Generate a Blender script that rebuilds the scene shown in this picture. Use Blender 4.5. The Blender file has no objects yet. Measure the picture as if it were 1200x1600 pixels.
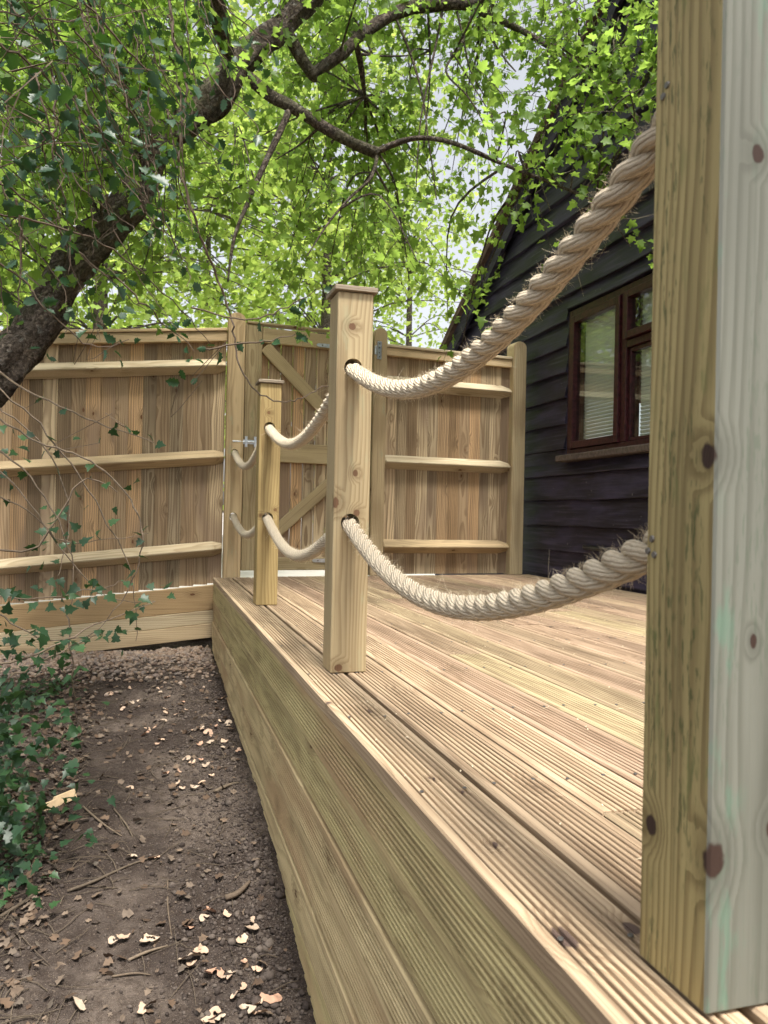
import bpy, bmesh, math, random
import numpy as np
from mathutils import Vector, Matrix, noise as mnoise

random.seed(7); rng = np.random.default_rng(7)
R_ = math.radians
sc = bpy.context.scene
COL = sc.collection

# ------------------------------------------------------------------ camera
FPX = 1250.0                                   # focal length in pixels of a 1200 x 1600 frame
YAW, PITCH, ROLL, CAMH = math.atan(362 / FPX), R_(0.25), R_(1.2), 0.422
cF = Vector((math.sin(YAW) * math.cos(PITCH), math.cos(YAW) * math.cos(PITCH), math.sin(PITCH)))
_r0 = Vector((math.cos(YAW), -math.sin(YAW), 0)); _u0 = _r0.cross(cF)
cU = _u0 * math.cos(ROLL) - _r0 * math.sin(ROLL)
cR = _r0 * math.cos(ROLL) + _u0 * math.sin(ROLL)
cC = Vector((0, 0, CAMH))
cam = bpy.data.cameras.new('camera'); camo = bpy.data.objects.new('camera', cam); COL.objects.link(camo)
cam.sensor_fit = 'HORIZONTAL'; cam.sensor_width = 36; cam.lens = FPX / 1200 * 36
cam.clip_start = 0.02; cam.clip_end = 500
cam.dof.use_dof = True; cam.dof.focus_distance = 2.3; cam.dof.aperture_fstop = 14
camo.matrix_world = Matrix(((cR.x, cU.x, -cF.x, cC.x), (cR.y, cU.y, -cF.y, cC.y), (cR.z, cU.z, -cF.z, cC.z), (0, 0, 0, 1)))
sc.camera = camo

# ------------------------------------------------------------------ sky, sun, exposure
SUN_EL, SUN_AZ = R_(67), R_(172)               # azimuth clockwise from +Y: high, behind the camera
world = bpy.data.worlds.new('World'); sc.world = world; world.use_nodes = True
wn = world.node_tree; wn.nodes.clear()
wo = wn.nodes.new('ShaderNodeOutputWorld'); wb = wn.nodes.new('ShaderNodeBackground')
sky = wn.nodes.new('ShaderNodeTexSky'); sky.sky_type = 'NISHITA'; sky.sun_disc = False
sky.sun_elevation = SUN_EL; sky.sun_rotation = SUN_AZ
sky.air_density = 1.0; sky.dust_density = 4.0; sky.ozone_density = 1.0
hs = wn.nodes.new('ShaderNodeHueSaturation'); hs.inputs['Saturation'].default_value = 0.22
wn.links.new(sky.outputs[0], hs.inputs['Color']); wn.links.new(hs.outputs[0], wb.inputs[0])
wb.inputs[1].default_value = 0.13; wn.links.new(wb.outputs[0], wo.inputs[0])
sun = bpy.data.lights.new('sun', 'SUN'); suno = bpy.data.objects.new('sun', sun); COL.objects.link(suno)
sun.energy = 3.0; sun.angle = R_(10); sun.color = (1.0, 0.95, 0.87)
sd = Vector((math.sin(SUN_AZ) * math.cos(SUN_EL), math.cos(SUN_AZ) * math.cos(SUN_EL), math.sin(SUN_EL)))
suno.rotation_euler = sd.to_track_quat('Z', 'Y').to_euler(); suno.location = (0, 0, 20)
sc.view_settings.view_transform = 'Standard'; sc.view_settings.look = 'None'
sc.view_settings.exposure = 1.08; sc.view_settings.gamma = 1.0
sc.view_settings.use_curve_mapping = False
try:
    sc.cycles.use_denoising = True
    sc.cycles.max_bounces = 6; sc.cycles.diffuse_bounces = 3; sc.cycles.glossy_bounces = 3; sc.cycles.transmission_bounces = 4; sc.cycles.transparent_max_bounces = 8; sc.cycles.use_adaptive_sampling = True; sc.cycles.adaptive_threshold = 0.03
    sc.cycles.caustics_reflective = False; sc.cycles.caustics_refractive = False
except Exception: pass

def at(px, py, Y):                             # photograph pixel at a chosen distance Y along the deck
    d = cF + cR * ((px - 600) / FPX) - cU * ((py - 800) / FPX)
    return cC + d * (Y / d.y)
def toscreen(P):                               # (N,3) array -> px, py, depth
    d = P - np.array(cC); z = d @ np.array(cF)
    zz = np.where(z > 0.05, z, 1e9)
    return 600 + FPX * (d @ np.array(cR)) / zz, 800 - FPX * (d @ np.array(cU)) / zz, z

# ------------------------------------------------------------------ node helpers
class G:
    def __init__(s, name):
        s.m = bpy.data.materials.new(name); s.m.use_nodes = True
        s.t = s.m.node_tree; s.t.nodes.clear()
        s.out = s.n('ShaderNodeOutputMaterial')
    def n(s, typ, **kw):
        nd = s.t.nodes.new(typ)
        for k, v in kw.items(): setattr(nd, k, v)
        return nd
    def set(s, sock, v):
        if isinstance(v, bpy.types.NodeSocket): s.t.links.new(v, sock)
        elif v is not None:
            if sock.type == 'RGBA' and len(v) == 3: v = (*v, 1)
            sock.default_value = v
    def math(s, op, a, b=None, c=None, clamp=False):
        nd = s.n('ShaderNodeMath', operation=op, use_clamp=clamp)
        for i, v in enumerate((a, b, c)):
            if v is not None: s.set(nd.inputs[i], v)
        return nd.outputs[0]
    def vec(s, op, a, b=None):
        nd = s.n('ShaderNodeVectorMath', operation=op)
        s.set(nd.inputs[0], a)
        if b is not None: s.set(nd.inputs[1], b)
        return nd.outputs[1] if op in ('LENGTH', 'DISTANCE') else nd.outputs[0]
    def sep(s, v):
        nd = s.n('ShaderNodeSeparateXYZ'); s.set(nd.inputs[0], v); return nd.outputs
    def comb(s, x, y, z):
        nd = s.n('ShaderNodeCombineXYZ')
        for i, v in enumerate((x, y, z)): s.set(nd.inputs[i], v)
        return nd.outputs[0]
    def noise(s, v, scale=1.0, detail=2.0, rough=0.5):
        nd = s.n('ShaderNodeTexNoise'); s.set(nd.inputs['Vector'], v)
        nd.inputs['Scale'].default_value = scale; nd.inputs['Detail'].default_value = detail
        nd.inputs['Roughness'].default_value = rough
        return nd.outputs[0]
    def smooth(s, v, a, b, lo=0.0, hi=1.0):
        nd = s.n('ShaderNodeMapRange', interpolation_type='SMOOTHSTEP'); s.set(nd.inputs[0], v)
        for i, q in enumerate((a, b, lo, hi)): s.set(nd.inputs[i + 1], q)
        return nd.outputs[0]
    def mix(s, f, a, b, blend='MIX'):
        nd = s.n('ShaderNodeMix', data_type='RGBA', blend_type=blend)
        s.set(nd.inputs[0], f); s.set(nd.inputs[6], a); s.set(nd.inputs[7], b)
        return nd.outputs[2]
    def bump(s, h, strength=0.3, dist=0.002):
        nd = s.n('ShaderNodeBump'); s.set(nd.inputs['Height'], h)
        nd.inputs['Strength'].default_value = strength; nd.inputs['Distance'].default_value = dist
        return nd.outputs[0]
    def bsdf(s, col, rough=0.7, spec=0.3, normal=None, coat=0.0, metal=0.0):
        nd = s.n('ShaderNodeBsdfPrincipled'); s.set(nd.inputs['Base Color'], col)
        s.set(nd.inputs['Roughness'], rough); s.set(nd.inputs['Specular IOR Level'], spec)
        s.set(nd.inputs['Metallic'], metal); s.set(nd.inputs['Coat Weight'], coat)
        if normal is not None: s.set(nd.inputs['Normal'], normal)
        return nd.outputs[0]
    def done(s, shader):
        s.t.links.new(shader, s.out.inputs[0]); return s.m
    def objpos(s): return s.n('ShaderNodeTexCoord').outputs['Object']
    def rand(s): return s.n('ShaderNodeObjectInfo').outputs['Random']
    def attr(s, name): return s.n('ShaderNodeAttribute', attribute_name=name).outputs['Fac']

def wood(name, axis, light, dark, alt=None, knot=(0.10, 0.045, 0.02), knot_p=0.5, ring=0.006, contrast=0.8,
         knots=(), green=None, green_amt=0.0, rough=0.72, bump=0.35, wander=0.012, alt2=None, val=0.25, fine=0.35, kcell=(0.22, 0.11), stain=None, fleck=None, fleck_amt=0.0, streak=0.45):
    """Sawn softwood: growth rings about a pith that runs along the grain axis, knots, fine grain, per-board tint."""
    g = G(name); P = g.objpos(); rd = g.rand()
    x, y, z = g.sep(P)[:]
    a, b, c = {'X': (x, y, z), 'Y': (y, x, z), 'Z': (z, x, y)}[axis]
    Q = g.comb(a, b, c)
    r2 = g.math('FRACT', g.math('MULTIPLY', rd, 17.31)); r3 = g.math('FRACT', g.math('MULTIPLY', rd, 91.7)); r4 = g.math('FRACT', g.math('MULTIPLY', rd, 313.3))
    off = g.comb(g.math('MULTIPLY', rd, 40.0), g.math('MULTIPLY', r2, 9.0), g.math('MULTIPLY', r3, 9.0))
    Qo = g.vec('ADD', Q, off)
    # knots (random cells, plus the ones given by hand)
    vor = g.n('ShaderNodeTexVoronoi', feature='F1'); vor.inputs['Scale'].default_value = 1.0
    g.set(vor.inputs['Vector'], g.vec('MULTIPLY', Qo, (1 / kcell[0], 1 / kcell[1], 1 / kcell[1])))
    vr = g.sep(vor.outputs['Color'])[0]
    has = g.math('LESS_THAN', vr, knot_p)
    D = g.math('ADD', vor.outputs['Distance'], g.math('MULTIPLY', g.math('SUBTRACT', g.noise(Qo, 90, 1), 0.5), 0.06))
    core = g.math('MULTIPLY', g.smooth(D, 0.085, 0.055), has)
    halo = g.math('MULTIPLY', g.smooth(D, 0.36, 0.06), has)
    kn = g.math('MULTIPLY', g.math('SUBTRACT', g.noise(P, 120, 1), 0.5), 0.5) if knots else None
    for (kp, kr, el) in knots:                 # kp in local coordinates, radius, elongation along grain
        dv = g.vec('MULTIPLY', g.vec('SUBTRACT', P, kp), tuple((1 / kr) / (el if 'XYZ'[i] == axis else 1) for i in range(3)))
        dd = g.math('ADD', g.vec('LENGTH', dv), kn)
        core = g.math('MAXIMUM', core, g.smooth(dd, 1.12, 0.78)); halo = g.math('MAXIMUM', halo, g.smooth(dd, 3.6, 0.8))
    # rings
    warp = g.math('MULTIPLY', g.math('SUBTRACT', g.noise(g.vec('MULTIPLY', Qo, (1.6, 7, 7)), 1.0, 2.0), 0.5), wander * 4)
    pb = g.math('ADD', b, g.math('ADD', g.math('MULTIPLY', g.math('SUBTRACT', r2, 0.5), 0.16), g.math('MULTIPLY', a, g.math('MULTIPLY', g.math('SUBTRACT', r4, 0.5), 0.05))))
    pc = g.math('ADD', c, g.math('ADD', g.math('MULTIPLY', r3, 0.09), 0.01))
    rad = g.math('SQRT', g.math('ADD', g.math('MULTIPLY', pb, pb), g.math('MULTIPLY', pc, pc)))
    rad = g.math('ADD', g.math('ADD', rad, warp), g.math('MULTIPLY', halo, 0.016))
    ph = g.math('FRACT', g.math('DIVIDE', rad, ring))
    late = g.math('MULTIPLY', g.smooth(ph, 0.25, 0.88), g.smooth(ph, 1.0, 0.93))
    fg = g.noise(g.vec('MULTIPLY', Qo, (6, 320, 320)), 1.0, 2.0, 0.6)
    fac = g.math('MULTIPLY', late, contrast)
    fac = g.math('ADD', fac, g.math('MULTIPLY', g.math('SUBTRACT', fg, 0.5), fine), clamp=True)
    lt = light
    if alt is not None: lt = g.mix(g.smooth(r4, 0.35, 0.8), light, alt)
    if alt2 is not None: lt = g.mix(g.smooth(r2, 0.72, 0.95), lt, alt2)
    col = g.mix(fac, lt, dark)
    blot = g.noise(g.vec('MULTIPLY', Qo, (2.2, 14, 14)), 1.0, 1.0)
    col = g.mix(g.smooth(blot, 0.45, 0.75, 0, 0.45), col, tuple(0.62 * q for q in dark))
    stv = g.noise(g.vec('MULTIPLY', Qo, (1.3, 95, 95)), 1.0, 2.0, 0.6)
    col = g.mix(g.smooth(stv, 0.55, 0.75, 0, streak), col, tuple(0.55 * q for q in dark))
    if fleck is not None:
        fl = g.noise(g.vec('MULTIPLY', Qo, (45, 300, 300)), 1.0, 2.0, 0.6)
        fz = g.noise(g.vec('MULTIPLY', Qo, (3.5, 24, 24)), 1.0, 2.0)
        col = g.mix(g.math('MULTIPLY', g.math('MULTIPLY', g.smooth(fl, 0.54, 0.64), g.smooth(fz, 0.44, 0.58)), fleck_amt), col, fleck)
    if green is not None:
        gn = g.noise(g.vec('MULTIPLY', Qo, (9, 34, 34)), 1.0, 4.0, 0.65)
        gl = g.noise(g.vec('MULTIPLY', Qo, (2.0, 9, 9)), 1.0, 1.0)
        col = g.mix(g.math('MULTIPLY', g.math('MULTIPLY', g.smooth(gn, 0.54, 0.68), g.smooth(gl, 0.42, 0.6)), green_amt), col, green)
    if stain is not None:
        sn = g.noise(g.vec('MULTIPLY', Qo, (1.1, 5, 5)), 1.0, 2.0)
        col = g.mix(g.smooth(sn, 0.5, 0.68, 0, 0.8), col, stain)
    col = g.mix(g.math('MULTIPLY', halo, 0.45), col, tuple(0.75 * q for q in dark))
    kring = g.math('ABSOLUTE', g.math('SINE', g.math('MULTIPLY', rad, 2600.0)))
    kcol = g.mix(g.math('MULTIPLY', kring, 0.3), knot, tuple(min(1, 2.3 * q) for q in knot))
    col = g.mix(core, col, kcol)
    vv = g.math('ADD', 1.0 - val / 2, g.math('MULTIPLY', r3, val))
    col = g.mix(1.0, col, g.comb(vv, vv, vv), 'MULTIPLY')
    return g.done(g.bsdf(col, rough, 0.25, g.bump(fg, bump, 0.0012) if bump else None))

def plain(name, col, rough=0.6, spec=0.4, metal=0.0, nscale=None, namt=0.3, coat=0.0):
    g = G(name); c = col; nrm = None
    if nscale:
        nn = g.noise(g.objpos(), nscale, 4.0, 0.6)
        c = g.mix(g.smooth(nn, 0.3, 0.7), tuple(q * (1 - namt) for q in col), tuple(min(1, q * (1 + namt)) for q in col))
        nrm = g.bump(nn, 0.3, 0.002)
    return g.done(g.bsdf(c, rough, spec, nrm, coat, metal))

def leafmat(name, front, drift, trans, alt, gloss=0.35, rough=0.45, tw=0.5, shift=0.5):
    g = G(name)
    t = g.math('FRACT', g.math('ADD', g.attr('tint'), g.rand()))
    geo = g.n('ShaderNodeNewGeometry')
    pn = g.noise(geo.outputs['Position'], 1.1, 2.0)
    col = g.mix(g.smooth(t, 0.2, 0.95), front, alt)
    col = g.mix(g.smooth(pn, 0.42, 0.62, 0, shift), col, drift)  # broad drifts recoloured; the darker maple tone imitates leaves in shade
    tc = g.mix(g.smooth(t, 0.0, 1.0, 0, 0.8), trans, tuple(0.35 * q for q in trans))
    p = g.bsdf(col, rough, gloss)
    tr = g.n('ShaderNodeBsdfTranslucent'); g.set(tr.inputs[0], tc)
    mx = g.n('ShaderNodeMixShader'); mx.inputs[0].default_value = tw
    g.t.links.new(p, mx.inputs[1]); g.t.links.new(tr.outputs[0], mx.inputs[2])
    return g.done(mx.outputs[0])

# ------------------------------------------------------------------ mesh helpers
def new_mesh(name, verts, faces, smooth=False):
    me = bpy.data.meshes.new(name); me.from_pydata([tuple(v) for v in verts], [], [tuple(f) for f in faces]); me.update()
    if smooth: me.polygons.foreach_set('use_smooth', [True] * len(me.polygons))
    return me
def np_mesh(name, V, F, smooth=False, tint=None):
    V = np.asarray(V, dtype=np.float32); F = np.asarray(F, dtype=np.int32); k = F.shape[1]
    me = bpy.data.meshes.new(name)
    me.vertices.add(len(V)); me.vertices.foreach_set('co', V.ravel())
    me.loops.add(F.size); me.loops.foreach_set('vertex_index', F.ravel())
    me.polygons.add(len(F)); me.polygons.foreach_set('loop_start', np.arange(0, F.size, k, dtype=np.int32))
    try: me.polygons.foreach_set('loop_total', np.full(len(F), k, dtype=np.int32))
    except Exception: pass
    if smooth: me.polygons.foreach_set('use_smooth', np.ones(len(F), dtype=bool))
    if tint is not None:
        at_ = me.attributes.new('tint', 'FLOAT', 'POINT'); at_.data.foreach_set('value', np.asarray(tint, dtype=np.float32))
    me.update(calc_edges=True); me.validate()
    return me
def link(name, me, mat=None, parent=None, loc=(0, 0, 0), rot=(0, 0, 0)):
    o = bpy.data.objects.new(name, me); COL.objects.link(o)
    if mat is not None:
        for m_ in (mat if isinstance(mat, (list, tuple)) else [mat]):
            if m_.name not in [q.name for q in me.materials if q]: me.materials.append(m_)
    o.parent = parent; o.location = loc; o.rotation_euler = rot
    return o
def tag(o, label=None, cat=None, group=None, kind=None):
    if label: o['label'] = label
    if cat: o['category'] = cat
    if group: o['group'] = group
    if kind: o['kind'] = kind
    return o
def thing(name, label, cat, loc=(0, 0, 0), rz=0.0, group=None):
    o = bpy.data.objects.new(name, None); COL.objects.link(o); o.empty_display_size = 0.05
    o.location = loc; o.rotation_euler = (0, 0, rz)
    return tag(o, label, cat, group)
def box_data(sx, sy, sz, bev=0.002):
    """box from the origin to (sx,sy,sz), edges chamfered"""
    bm = bmesh.new(); bmesh.ops.create_cube(bm, size=1)
    for v in bm.verts: v.co = Vector(((v.co.x + .5) * sx, (v.co.y + .5) * sy, (v.co.z + .5) * sz))
    if bev: bmesh.ops.bevel(bm, geom=bm.edges[:], offset=min(bev, min(abs(sx), abs(sy), abs(sz)) * .4), segments=1, affect='EDGES')
    bmesh.ops.recalc_face_normals(bm, faces=bm.faces[:])
    return bm
def box(name, p0, p1, mat, parent=None, bev=0.002, base=(0, 0, 0), rot=(0, 0, 0), jit=0.0):
    """box between two corners given in the parent's frame; the object's origin is its lower corner"""
    d = [p1[i] - p0[i] for i in range(3)]
    bm = box_data(*d, bev)
    if jit:
        for v in bm.verts: v.co += Vector((random.uniform(-jit, jit), random.uniform(-jit, jit), random.uniform(-jit, jit)))
    me = bpy.data.meshes.new(name); bm.to_mesh(me); bm.free()
    return link(name, me, mat, parent, p0, rot)
def extrude(name, prof, axis, L, segs=1, wob=0.0):
    """closed 2-D profile swept along an axis. prof holds (u,v): for 'Y' u=x v=z, for 'X' u=y v=z, for 'Z' u=x v=y"""
    n = len(prof); V = []; F = []
    ph = random.uniform(0, 6.28)
    for i in range(segs + 1):
        s = L * i / segs; w = wob * math.sin(ph + s * 2.1); w2 = wob * math.sin(ph * 2 + s * 1.3)
        for (u, v) in prof:
            u2, v2 = u + w, v + w2
            V.append((u2, s, v2) if axis == 'Y' else ((s, u2, v2) if axis == 'X' else (u2, v2, s)))
    for i in range(segs):
        for j in range(n):
            F.append((i * n + j, i * n + (j + 1) % n, (i + 1) * n + (j + 1) % n, (i + 1) * n + j))
    F.append(tuple(range(n - 1, -1, -1))); F.append(tuple(segs * n + j for j in range(n)))
    me = new_mesh(name, V, F)
    bm = bmesh.new(); bm.from_mesh(me); bmesh.ops.recalc_face_normals(bm, faces=bm.faces[:]); bm.to_mesh(me); bm.free()
    return me
def frames(P):
    P = [Vector(p) for p in P]; T = []
    for i in range(len(P)):
        t = P[min(i + 1, len(P) - 1)] - P[max(i - 1, 0)]; T.append(t.normalized() if t.length > 1e-9 else Vector((0, 0, 1)))
    n = T[0].orthogonal().normalized(); out = []
    for i in range(len(P)):
        n = n - T[i] * n.dot(T[i]); n = n.normalized() if n.length > 1e-6 else T[i].orthogonal().normalized()
        out.append((P[i], T[i], n, T[i].cross(n)))
    return out
def tube(V, F, path, radii, k=6, rough=0.0, cap=True):
    """append a tapered tube to vertex / face lists"""
    b0 = len(V); fr = frames(path); m = len(fr)
    for i, (p, t, n, b) in enumerate(fr):
        r = radii[i] if isinstance(radii, (list, tuple, np.ndarray)) else radii
        for j in range(k):
            a = 2 * math.pi * j / k
            rr = r * (1 + (rough * mnoise.noise(Vector((p.x * 7 + math.cos(a) * 2.1, p.y * 7 + math.sin(a) * 2.1, p.z * 7))) if rough else 0))
            V.append(tuple(p + (n * math.cos(a) + b * math.sin(a)) * rr))
    for i in range(m - 1):
        for j in range(k):
            F.append((b0 + i * k + j, b0 + i * k + (j + 1) % k, b0 + (i + 1) * k + (j + 1) % k, b0 + (i + 1) * k + j))
    if cap:
        F.append(tuple(b0 + j for j in range(k - 1, -1, -1))); F.append(tuple(b0 + (m - 1) * k + j for j in range(k)))
def spline(pts, n=8):
    """Catmull-Rom through 3-D points"""
    pts = [Vector(p) for p in pts]; out = []
    for i in range(len(pts) - 1):
        p0, p1, p2, p3 = pts[max(i - 1, 0)], pts[i], pts[i + 1], pts[min(i + 2, len(pts) - 1)]
        for j in range(n):
            t = j / n
            out.append(0.5 * ((2 * p1) + (p2 - p0) * t + (2 * p0 - 5 * p1 + 4 * p2 - p3) * t * t + (3 * p1 - p0 - 3 * p2 + p3) * t ** 3))
    out.append(pts[-1]); return out
def lerp_list(r, m): return list(np.interp(np.linspace(0, 1, m), np.linspace(0, 1, len(r)), r))

# ------------------------------------------------------------------ materials
M = {}
PINE_L, PINE_D = (0.62, 0.45, 0.28), (0.36, 0.215, 0.105)
DECK_KW = dict(light=(0.455, 0.34, 0.225), dark=(0.205, 0.132, 0.077), alt=(0.41, 0.292, 0.202), alt2=(0.44, 0.36, 0.212), knot_p=0.38, ring=0.0075, contrast=0.5, knot=(0.075, 0.05, 0.04), val=0.42, kcell=(0.24, 0.10), streak=0.6)
M['deck'] = wood('deck_wood', 'Y', **DECK_KW)
M['deck_edge'] = wood('edge_deck_wood', 'Y', **{**DECK_KW, 'light': (0.48, 0.365, 0.24), 'alt': None, 'alt2': None, 'knot_p': 0.15, 'knots': [((0.027, 1.627, 0), 0.0115, 1.9), ((0.104, 1.625, 0), 0.0085, 1.6), ((0.051, 1.856, 0), 0.006, 1.3), ((0.060, 2.12, 0), 0.0055, 1.3), ((0.006, 2.656, 0), 0.007, 1.2), ((0.085, 2.05, 0), 0.004, 1.3)]})
M['fascia'] = wood('fascia_wood', 'Y', (0.59, 0.47, 0.265), (0.23, 0.155, 0.075), alt=(0.54, 0.45, 0.225), knot_p=0.6, ring=0.009, contrast=0.4, knot=(0.10, 0.055, 0.025), val=0.2, stain=(0.40, 0.27, 0.15), kcell=(0.26, 0.11))
M['board'] = wood('fence_board_wood', 'Z', (0.53, 0.415, 0.26), (0.20, 0.13, 0.072), alt=(0.36, 0.255, 0.15), alt2=(0.52, 0.335, 0.175), knot_p=0.75, ring=0.012, contrast=0.75, val=0.75, streak=0.6, kcell=(0.2, 0.09), stain=(0.25, 0.175, 0.115), bump=0)
M['rail'] = wood('fence_rail_wood', 'X', (0.64, 0.55, 0.38), (0.38, 0.28, 0.16), alt=(0.60, 0.45, 0.26), knot_p=0.4, ring=0.009, contrast=0.6, val=0.25, bump=0)
M['gravelboard'] = wood('gravel_board_wood', 'X', (0.60, 0.50, 0.33), (0.36, 0.245, 0.13), alt=(0.44, 0.28, 0.13), knot_p=0.3, ring=0.012, contrast=0.65, val=0.2, bump=0)
M['gravelboard_brown'] = wood('brown_gravel_board_wood', 'X', (0.42, 0.29, 0.15), (0.24, 0.15, 0.07), knot_p=0.4, ring=0.010, contrast=0.6, val=0.1, bump=0)
M['gatewood'] = wood('gate_frame_wood', 'Z', (0.46, 0.37, 0.215), (0.27, 0.19, 0.095), knot_p=0.3, ring=0.008, contrast=0.6, green=(0.20, 0.24, 0.12), green_amt=0.4, bump=0)
M['gaterail'] = wood('gate_rail_wood', 'X', (0.48, 0.385, 0.22), (0.28, 0.20, 0.10), knot_p=0.4, ring=0.008, contrast=0.55, bump=0)
M['fpost'] = wood('fence_post_wood', 'Z', (0.53, 0.40, 0.23), (0.30, 0.20, 0.10), alt=(0.50, 0.41, 0.25), knot_p=0.35, ring=0.010, contrast=0.55, green=(0.30, 0.36, 0.24), green_amt=0.35, bump=0)
M['cap'] = wood('post_cap_wood', 'X', (0.32, 0.265, 0.195), (0.17, 0.13, 0.09), knot_p=0.2, ring=0.006, contrast=0.7, bump=0)
M['steel'] = plain('galvanised_steel', (0.62, 0.66, 0.70), 0.35, 0.5, 0.85, nscale=60, namt=0.15)
M['screw'] = plain('dark_screw', (0.16, 0.15, 0.14), 0.45, 0.5, 0.7)

# rope: yarns follow the uv map of each strand
g = G('sisal_rope'); uv = g.n('ShaderNodeUVMap').outputs[0]; u, v, _ = g.sep(uv)[:]
yarn = g.math('ABSOLUTE', g.math('SINE', g.math('MULTIPLY', g.math('ADD', g.math('ADD', g.math('MULTIPLY', u, 11.0), g.math('MULTIPLY', v, 12.0)), g.math('MULTIPLY', g.noise(g.objpos(), 60, 2.0), 0.9)), math.pi)))
fib = g.noise(g.comb(g.math('MULTIPLY', g.math('ADD', u, g.math('MULTIPLY', v, 1.11)), 160.0), g.math('MULTIPLY', v, 22.0), 0.0), 1.0, 3.0, 0.65)
big = g.noise(g.objpos(), 18, 3.0)
col = g.mix(g.smooth(fib, 0.25, 0.75), (0.52, 0.42, 0.29), (0.80, 0.71, 0.56))
col = g.mix(g.smooth(yarn, 0.55, 0.0, 0, 0.65), col, (0.30, 0.21, 0.12))
col = g.mix(g.smooth(big, 0.4, 0.7, 0, 0.35), col, (0.74, 0.65, 0.50))
hh = g.math('ADD', g.math('MULTIPLY', yarn, 1.0), g.math('MULTIPLY', fib, 0.6))
M['rope'] = g.done(g.bsdf(col, 0.8, 0.15, g.bump(hh, 0.95, 0.003)))
M['fibre'] = plain('rope_fibre', (0.74, 0.63, 0.45), 0.7, 0.2)
M['cane'] = plain('hole_shadow_wood', (0.10, 0.07, 0.045), 0.8, 0.1)

# black stained weatherboard; the sky's bluish sheen is mixed into its base colours
g = G('black_stained_board'); P = g.objpos(); rd = g.rand()
Q = g.vec('ADD', P, g.comb(g.math('MULTIPLY', rd, 13.0), g.math('MULTIPLY', rd, 31.0), 0.0))
gr = g.noise(g.vec('MULTIPLY', Q, (40, 2.2, 55)), 1.0, 4.0, 0.6)
pat = g.noise(g.vec('MULTIPLY', Q, (6, 2.0, 9)), 1.0, 4.0, 0.6)
spk = g.noise(g.vec('MULTIPLY', Q, (1, 70, 40)), 1.0, 2.0, 0.5)
col = g.mix(g.smooth(pat, 0.4, 0.75), (0.012, 0.011, 0.019), (0.056, 0.047, 0.086))
col = g.mix(g.smooth(gr, 0.45, 0.75, 0, 0.6), col, (0.080, 0.068, 0.112))
col = g.mix(g.smooth(spk, 0.73, 0.80, 0, 0.75), col, (0.42, 0.40, 0.38))
M['black'] = g.done(g.bsdf(col, g.smooth(pat, 0.3, 0.7, 0.40, 0.60), 0.24, g.bump(gr, 0.6, 0.003)))
M['joinery'] = plain('dark_red_brown_joinery', (0.040, 0.010, 0.012), 0.42, 0.28, nscale=35, namt=0.45)
M['sill'] = plain('weathered_sill', (0.11, 0.085, 0.075), 0.55, 0.3, nscale=40, namt=0.35)
M['blackplastic'] = plain('black_plastic_pipe', (0.015, 0.016, 0.02), 0.35, 0.5)
g = G('window_glass')
gl = g.n('ShaderNodeBsdfGlossy'); gl.inputs['Roughness'].default_value = 0.0; gl.inputs['Color'].default_value = (0.95, 1.0, 0.97, 1)
tp = g.n('ShaderNodeBsdfTransparent'); tp.inputs[0].default_value = (0.86, 0.90, 0.88, 1)
fr = g.n('ShaderNodeFresnel'); fr.inputs[0].default_value = 1.6
mx = g.n('ShaderNodeMixShader'); g.t.links.new(g.math('MULTIPLY', g.math('ADD', g.math('MULTIPLY', fr.outputs[0], 0.85), 0.03, clamp=True), g.math('SUBTRACT', 1.0, g.n('ShaderNodeNewGeometry').outputs['Backfacing'])), mx.inputs[0]); g.t.links.new(tp.outputs[0], mx.inputs[1]); g.t.links.new(gl.outputs[0], mx.inputs[2])
M['glass'] = g.done(mx.outputs[0])
M['blind'] = plain('pale_blind_slat', (0.82, 0.82, 0.76), 0.6, 0.3)
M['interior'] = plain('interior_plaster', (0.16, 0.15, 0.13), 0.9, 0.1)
M['rooftile'] = plain('roof_tile', (0.10, 0.065, 0.05), 0.85, 0.2, nscale=9, namt=0.4)

# soil
g = G('dark_soil'); P = g.n('ShaderNodeNewGeometry').outputs['Position']
n1 = g.noise(P, 2.2, 4.0, 0.6); n2 = g.noise(P, 34, 5.0, 0.7); n3 = g.noise(P, 160, 3.0, 0.7); n4 = g.noise(P, 420, 2.0, 0.6)
col = g.mix(g.smooth(n1, 0.42, 0.62), (0.055, 0.043, 0.037), (0.155, 0.124, 0.102))
col = g.mix(g.smooth(n2, 0.35, 0.7, 0, 0.7), col, (0.038, 0.027, 0.021))
col = g.mix(g.smooth(n3, 0.55, 0.72, 0, 0.65), col, (0.205, 0.160, 0.120))
col = g.mix(g.smooth(n4, 0.66, 0.72, 0, 0.8), col, (0.32, 0.27, 0.22))
hh = g.math('ADD', g.math('MULTIPLY', n2, 1.0), g.math('ADD', g.math('MULTIPLY', n3, 0.45), g.math('MULTIPLY', n4, 0.15)))
M['soil'] = g.done(g.bsdf(col, 0.95, 0.1, g.bump(hh, 0.9, 0.02)))
def tinted(name, stops, rough=0.8, spec=0.2, nscale=120, bump=0.4, trans=None):
    g = G(name); t = g.math('FRACT', g.math('ADD', g.attr('tint'), g.rand()))
    r = g.n('ShaderNodeValToRGB'); g.t.links.new(t, r.inputs[0]); el = r.color_ramp.elements
    while len(el) < len(stops): el.new(0.5)
    for i, c in enumerate(stops): el[i].position = i / (len(stops) - 1); el[i].color = (*c, 1)
    nn = g.noise(g.n('ShaderNodeNewGeometry').outputs['Position'], nscale, 3.0)
    c = g.mix(g.smooth(nn, 0.3, 0.75, 0, 0.5), r.outputs[0], tuple(0.45 * sum(s[i] for s in stops) / len(stops) for i in range(3)))
    return g.done(g.bsdf(c, rough, spec, g.bump(nn, bump, 0.002)))
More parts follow.
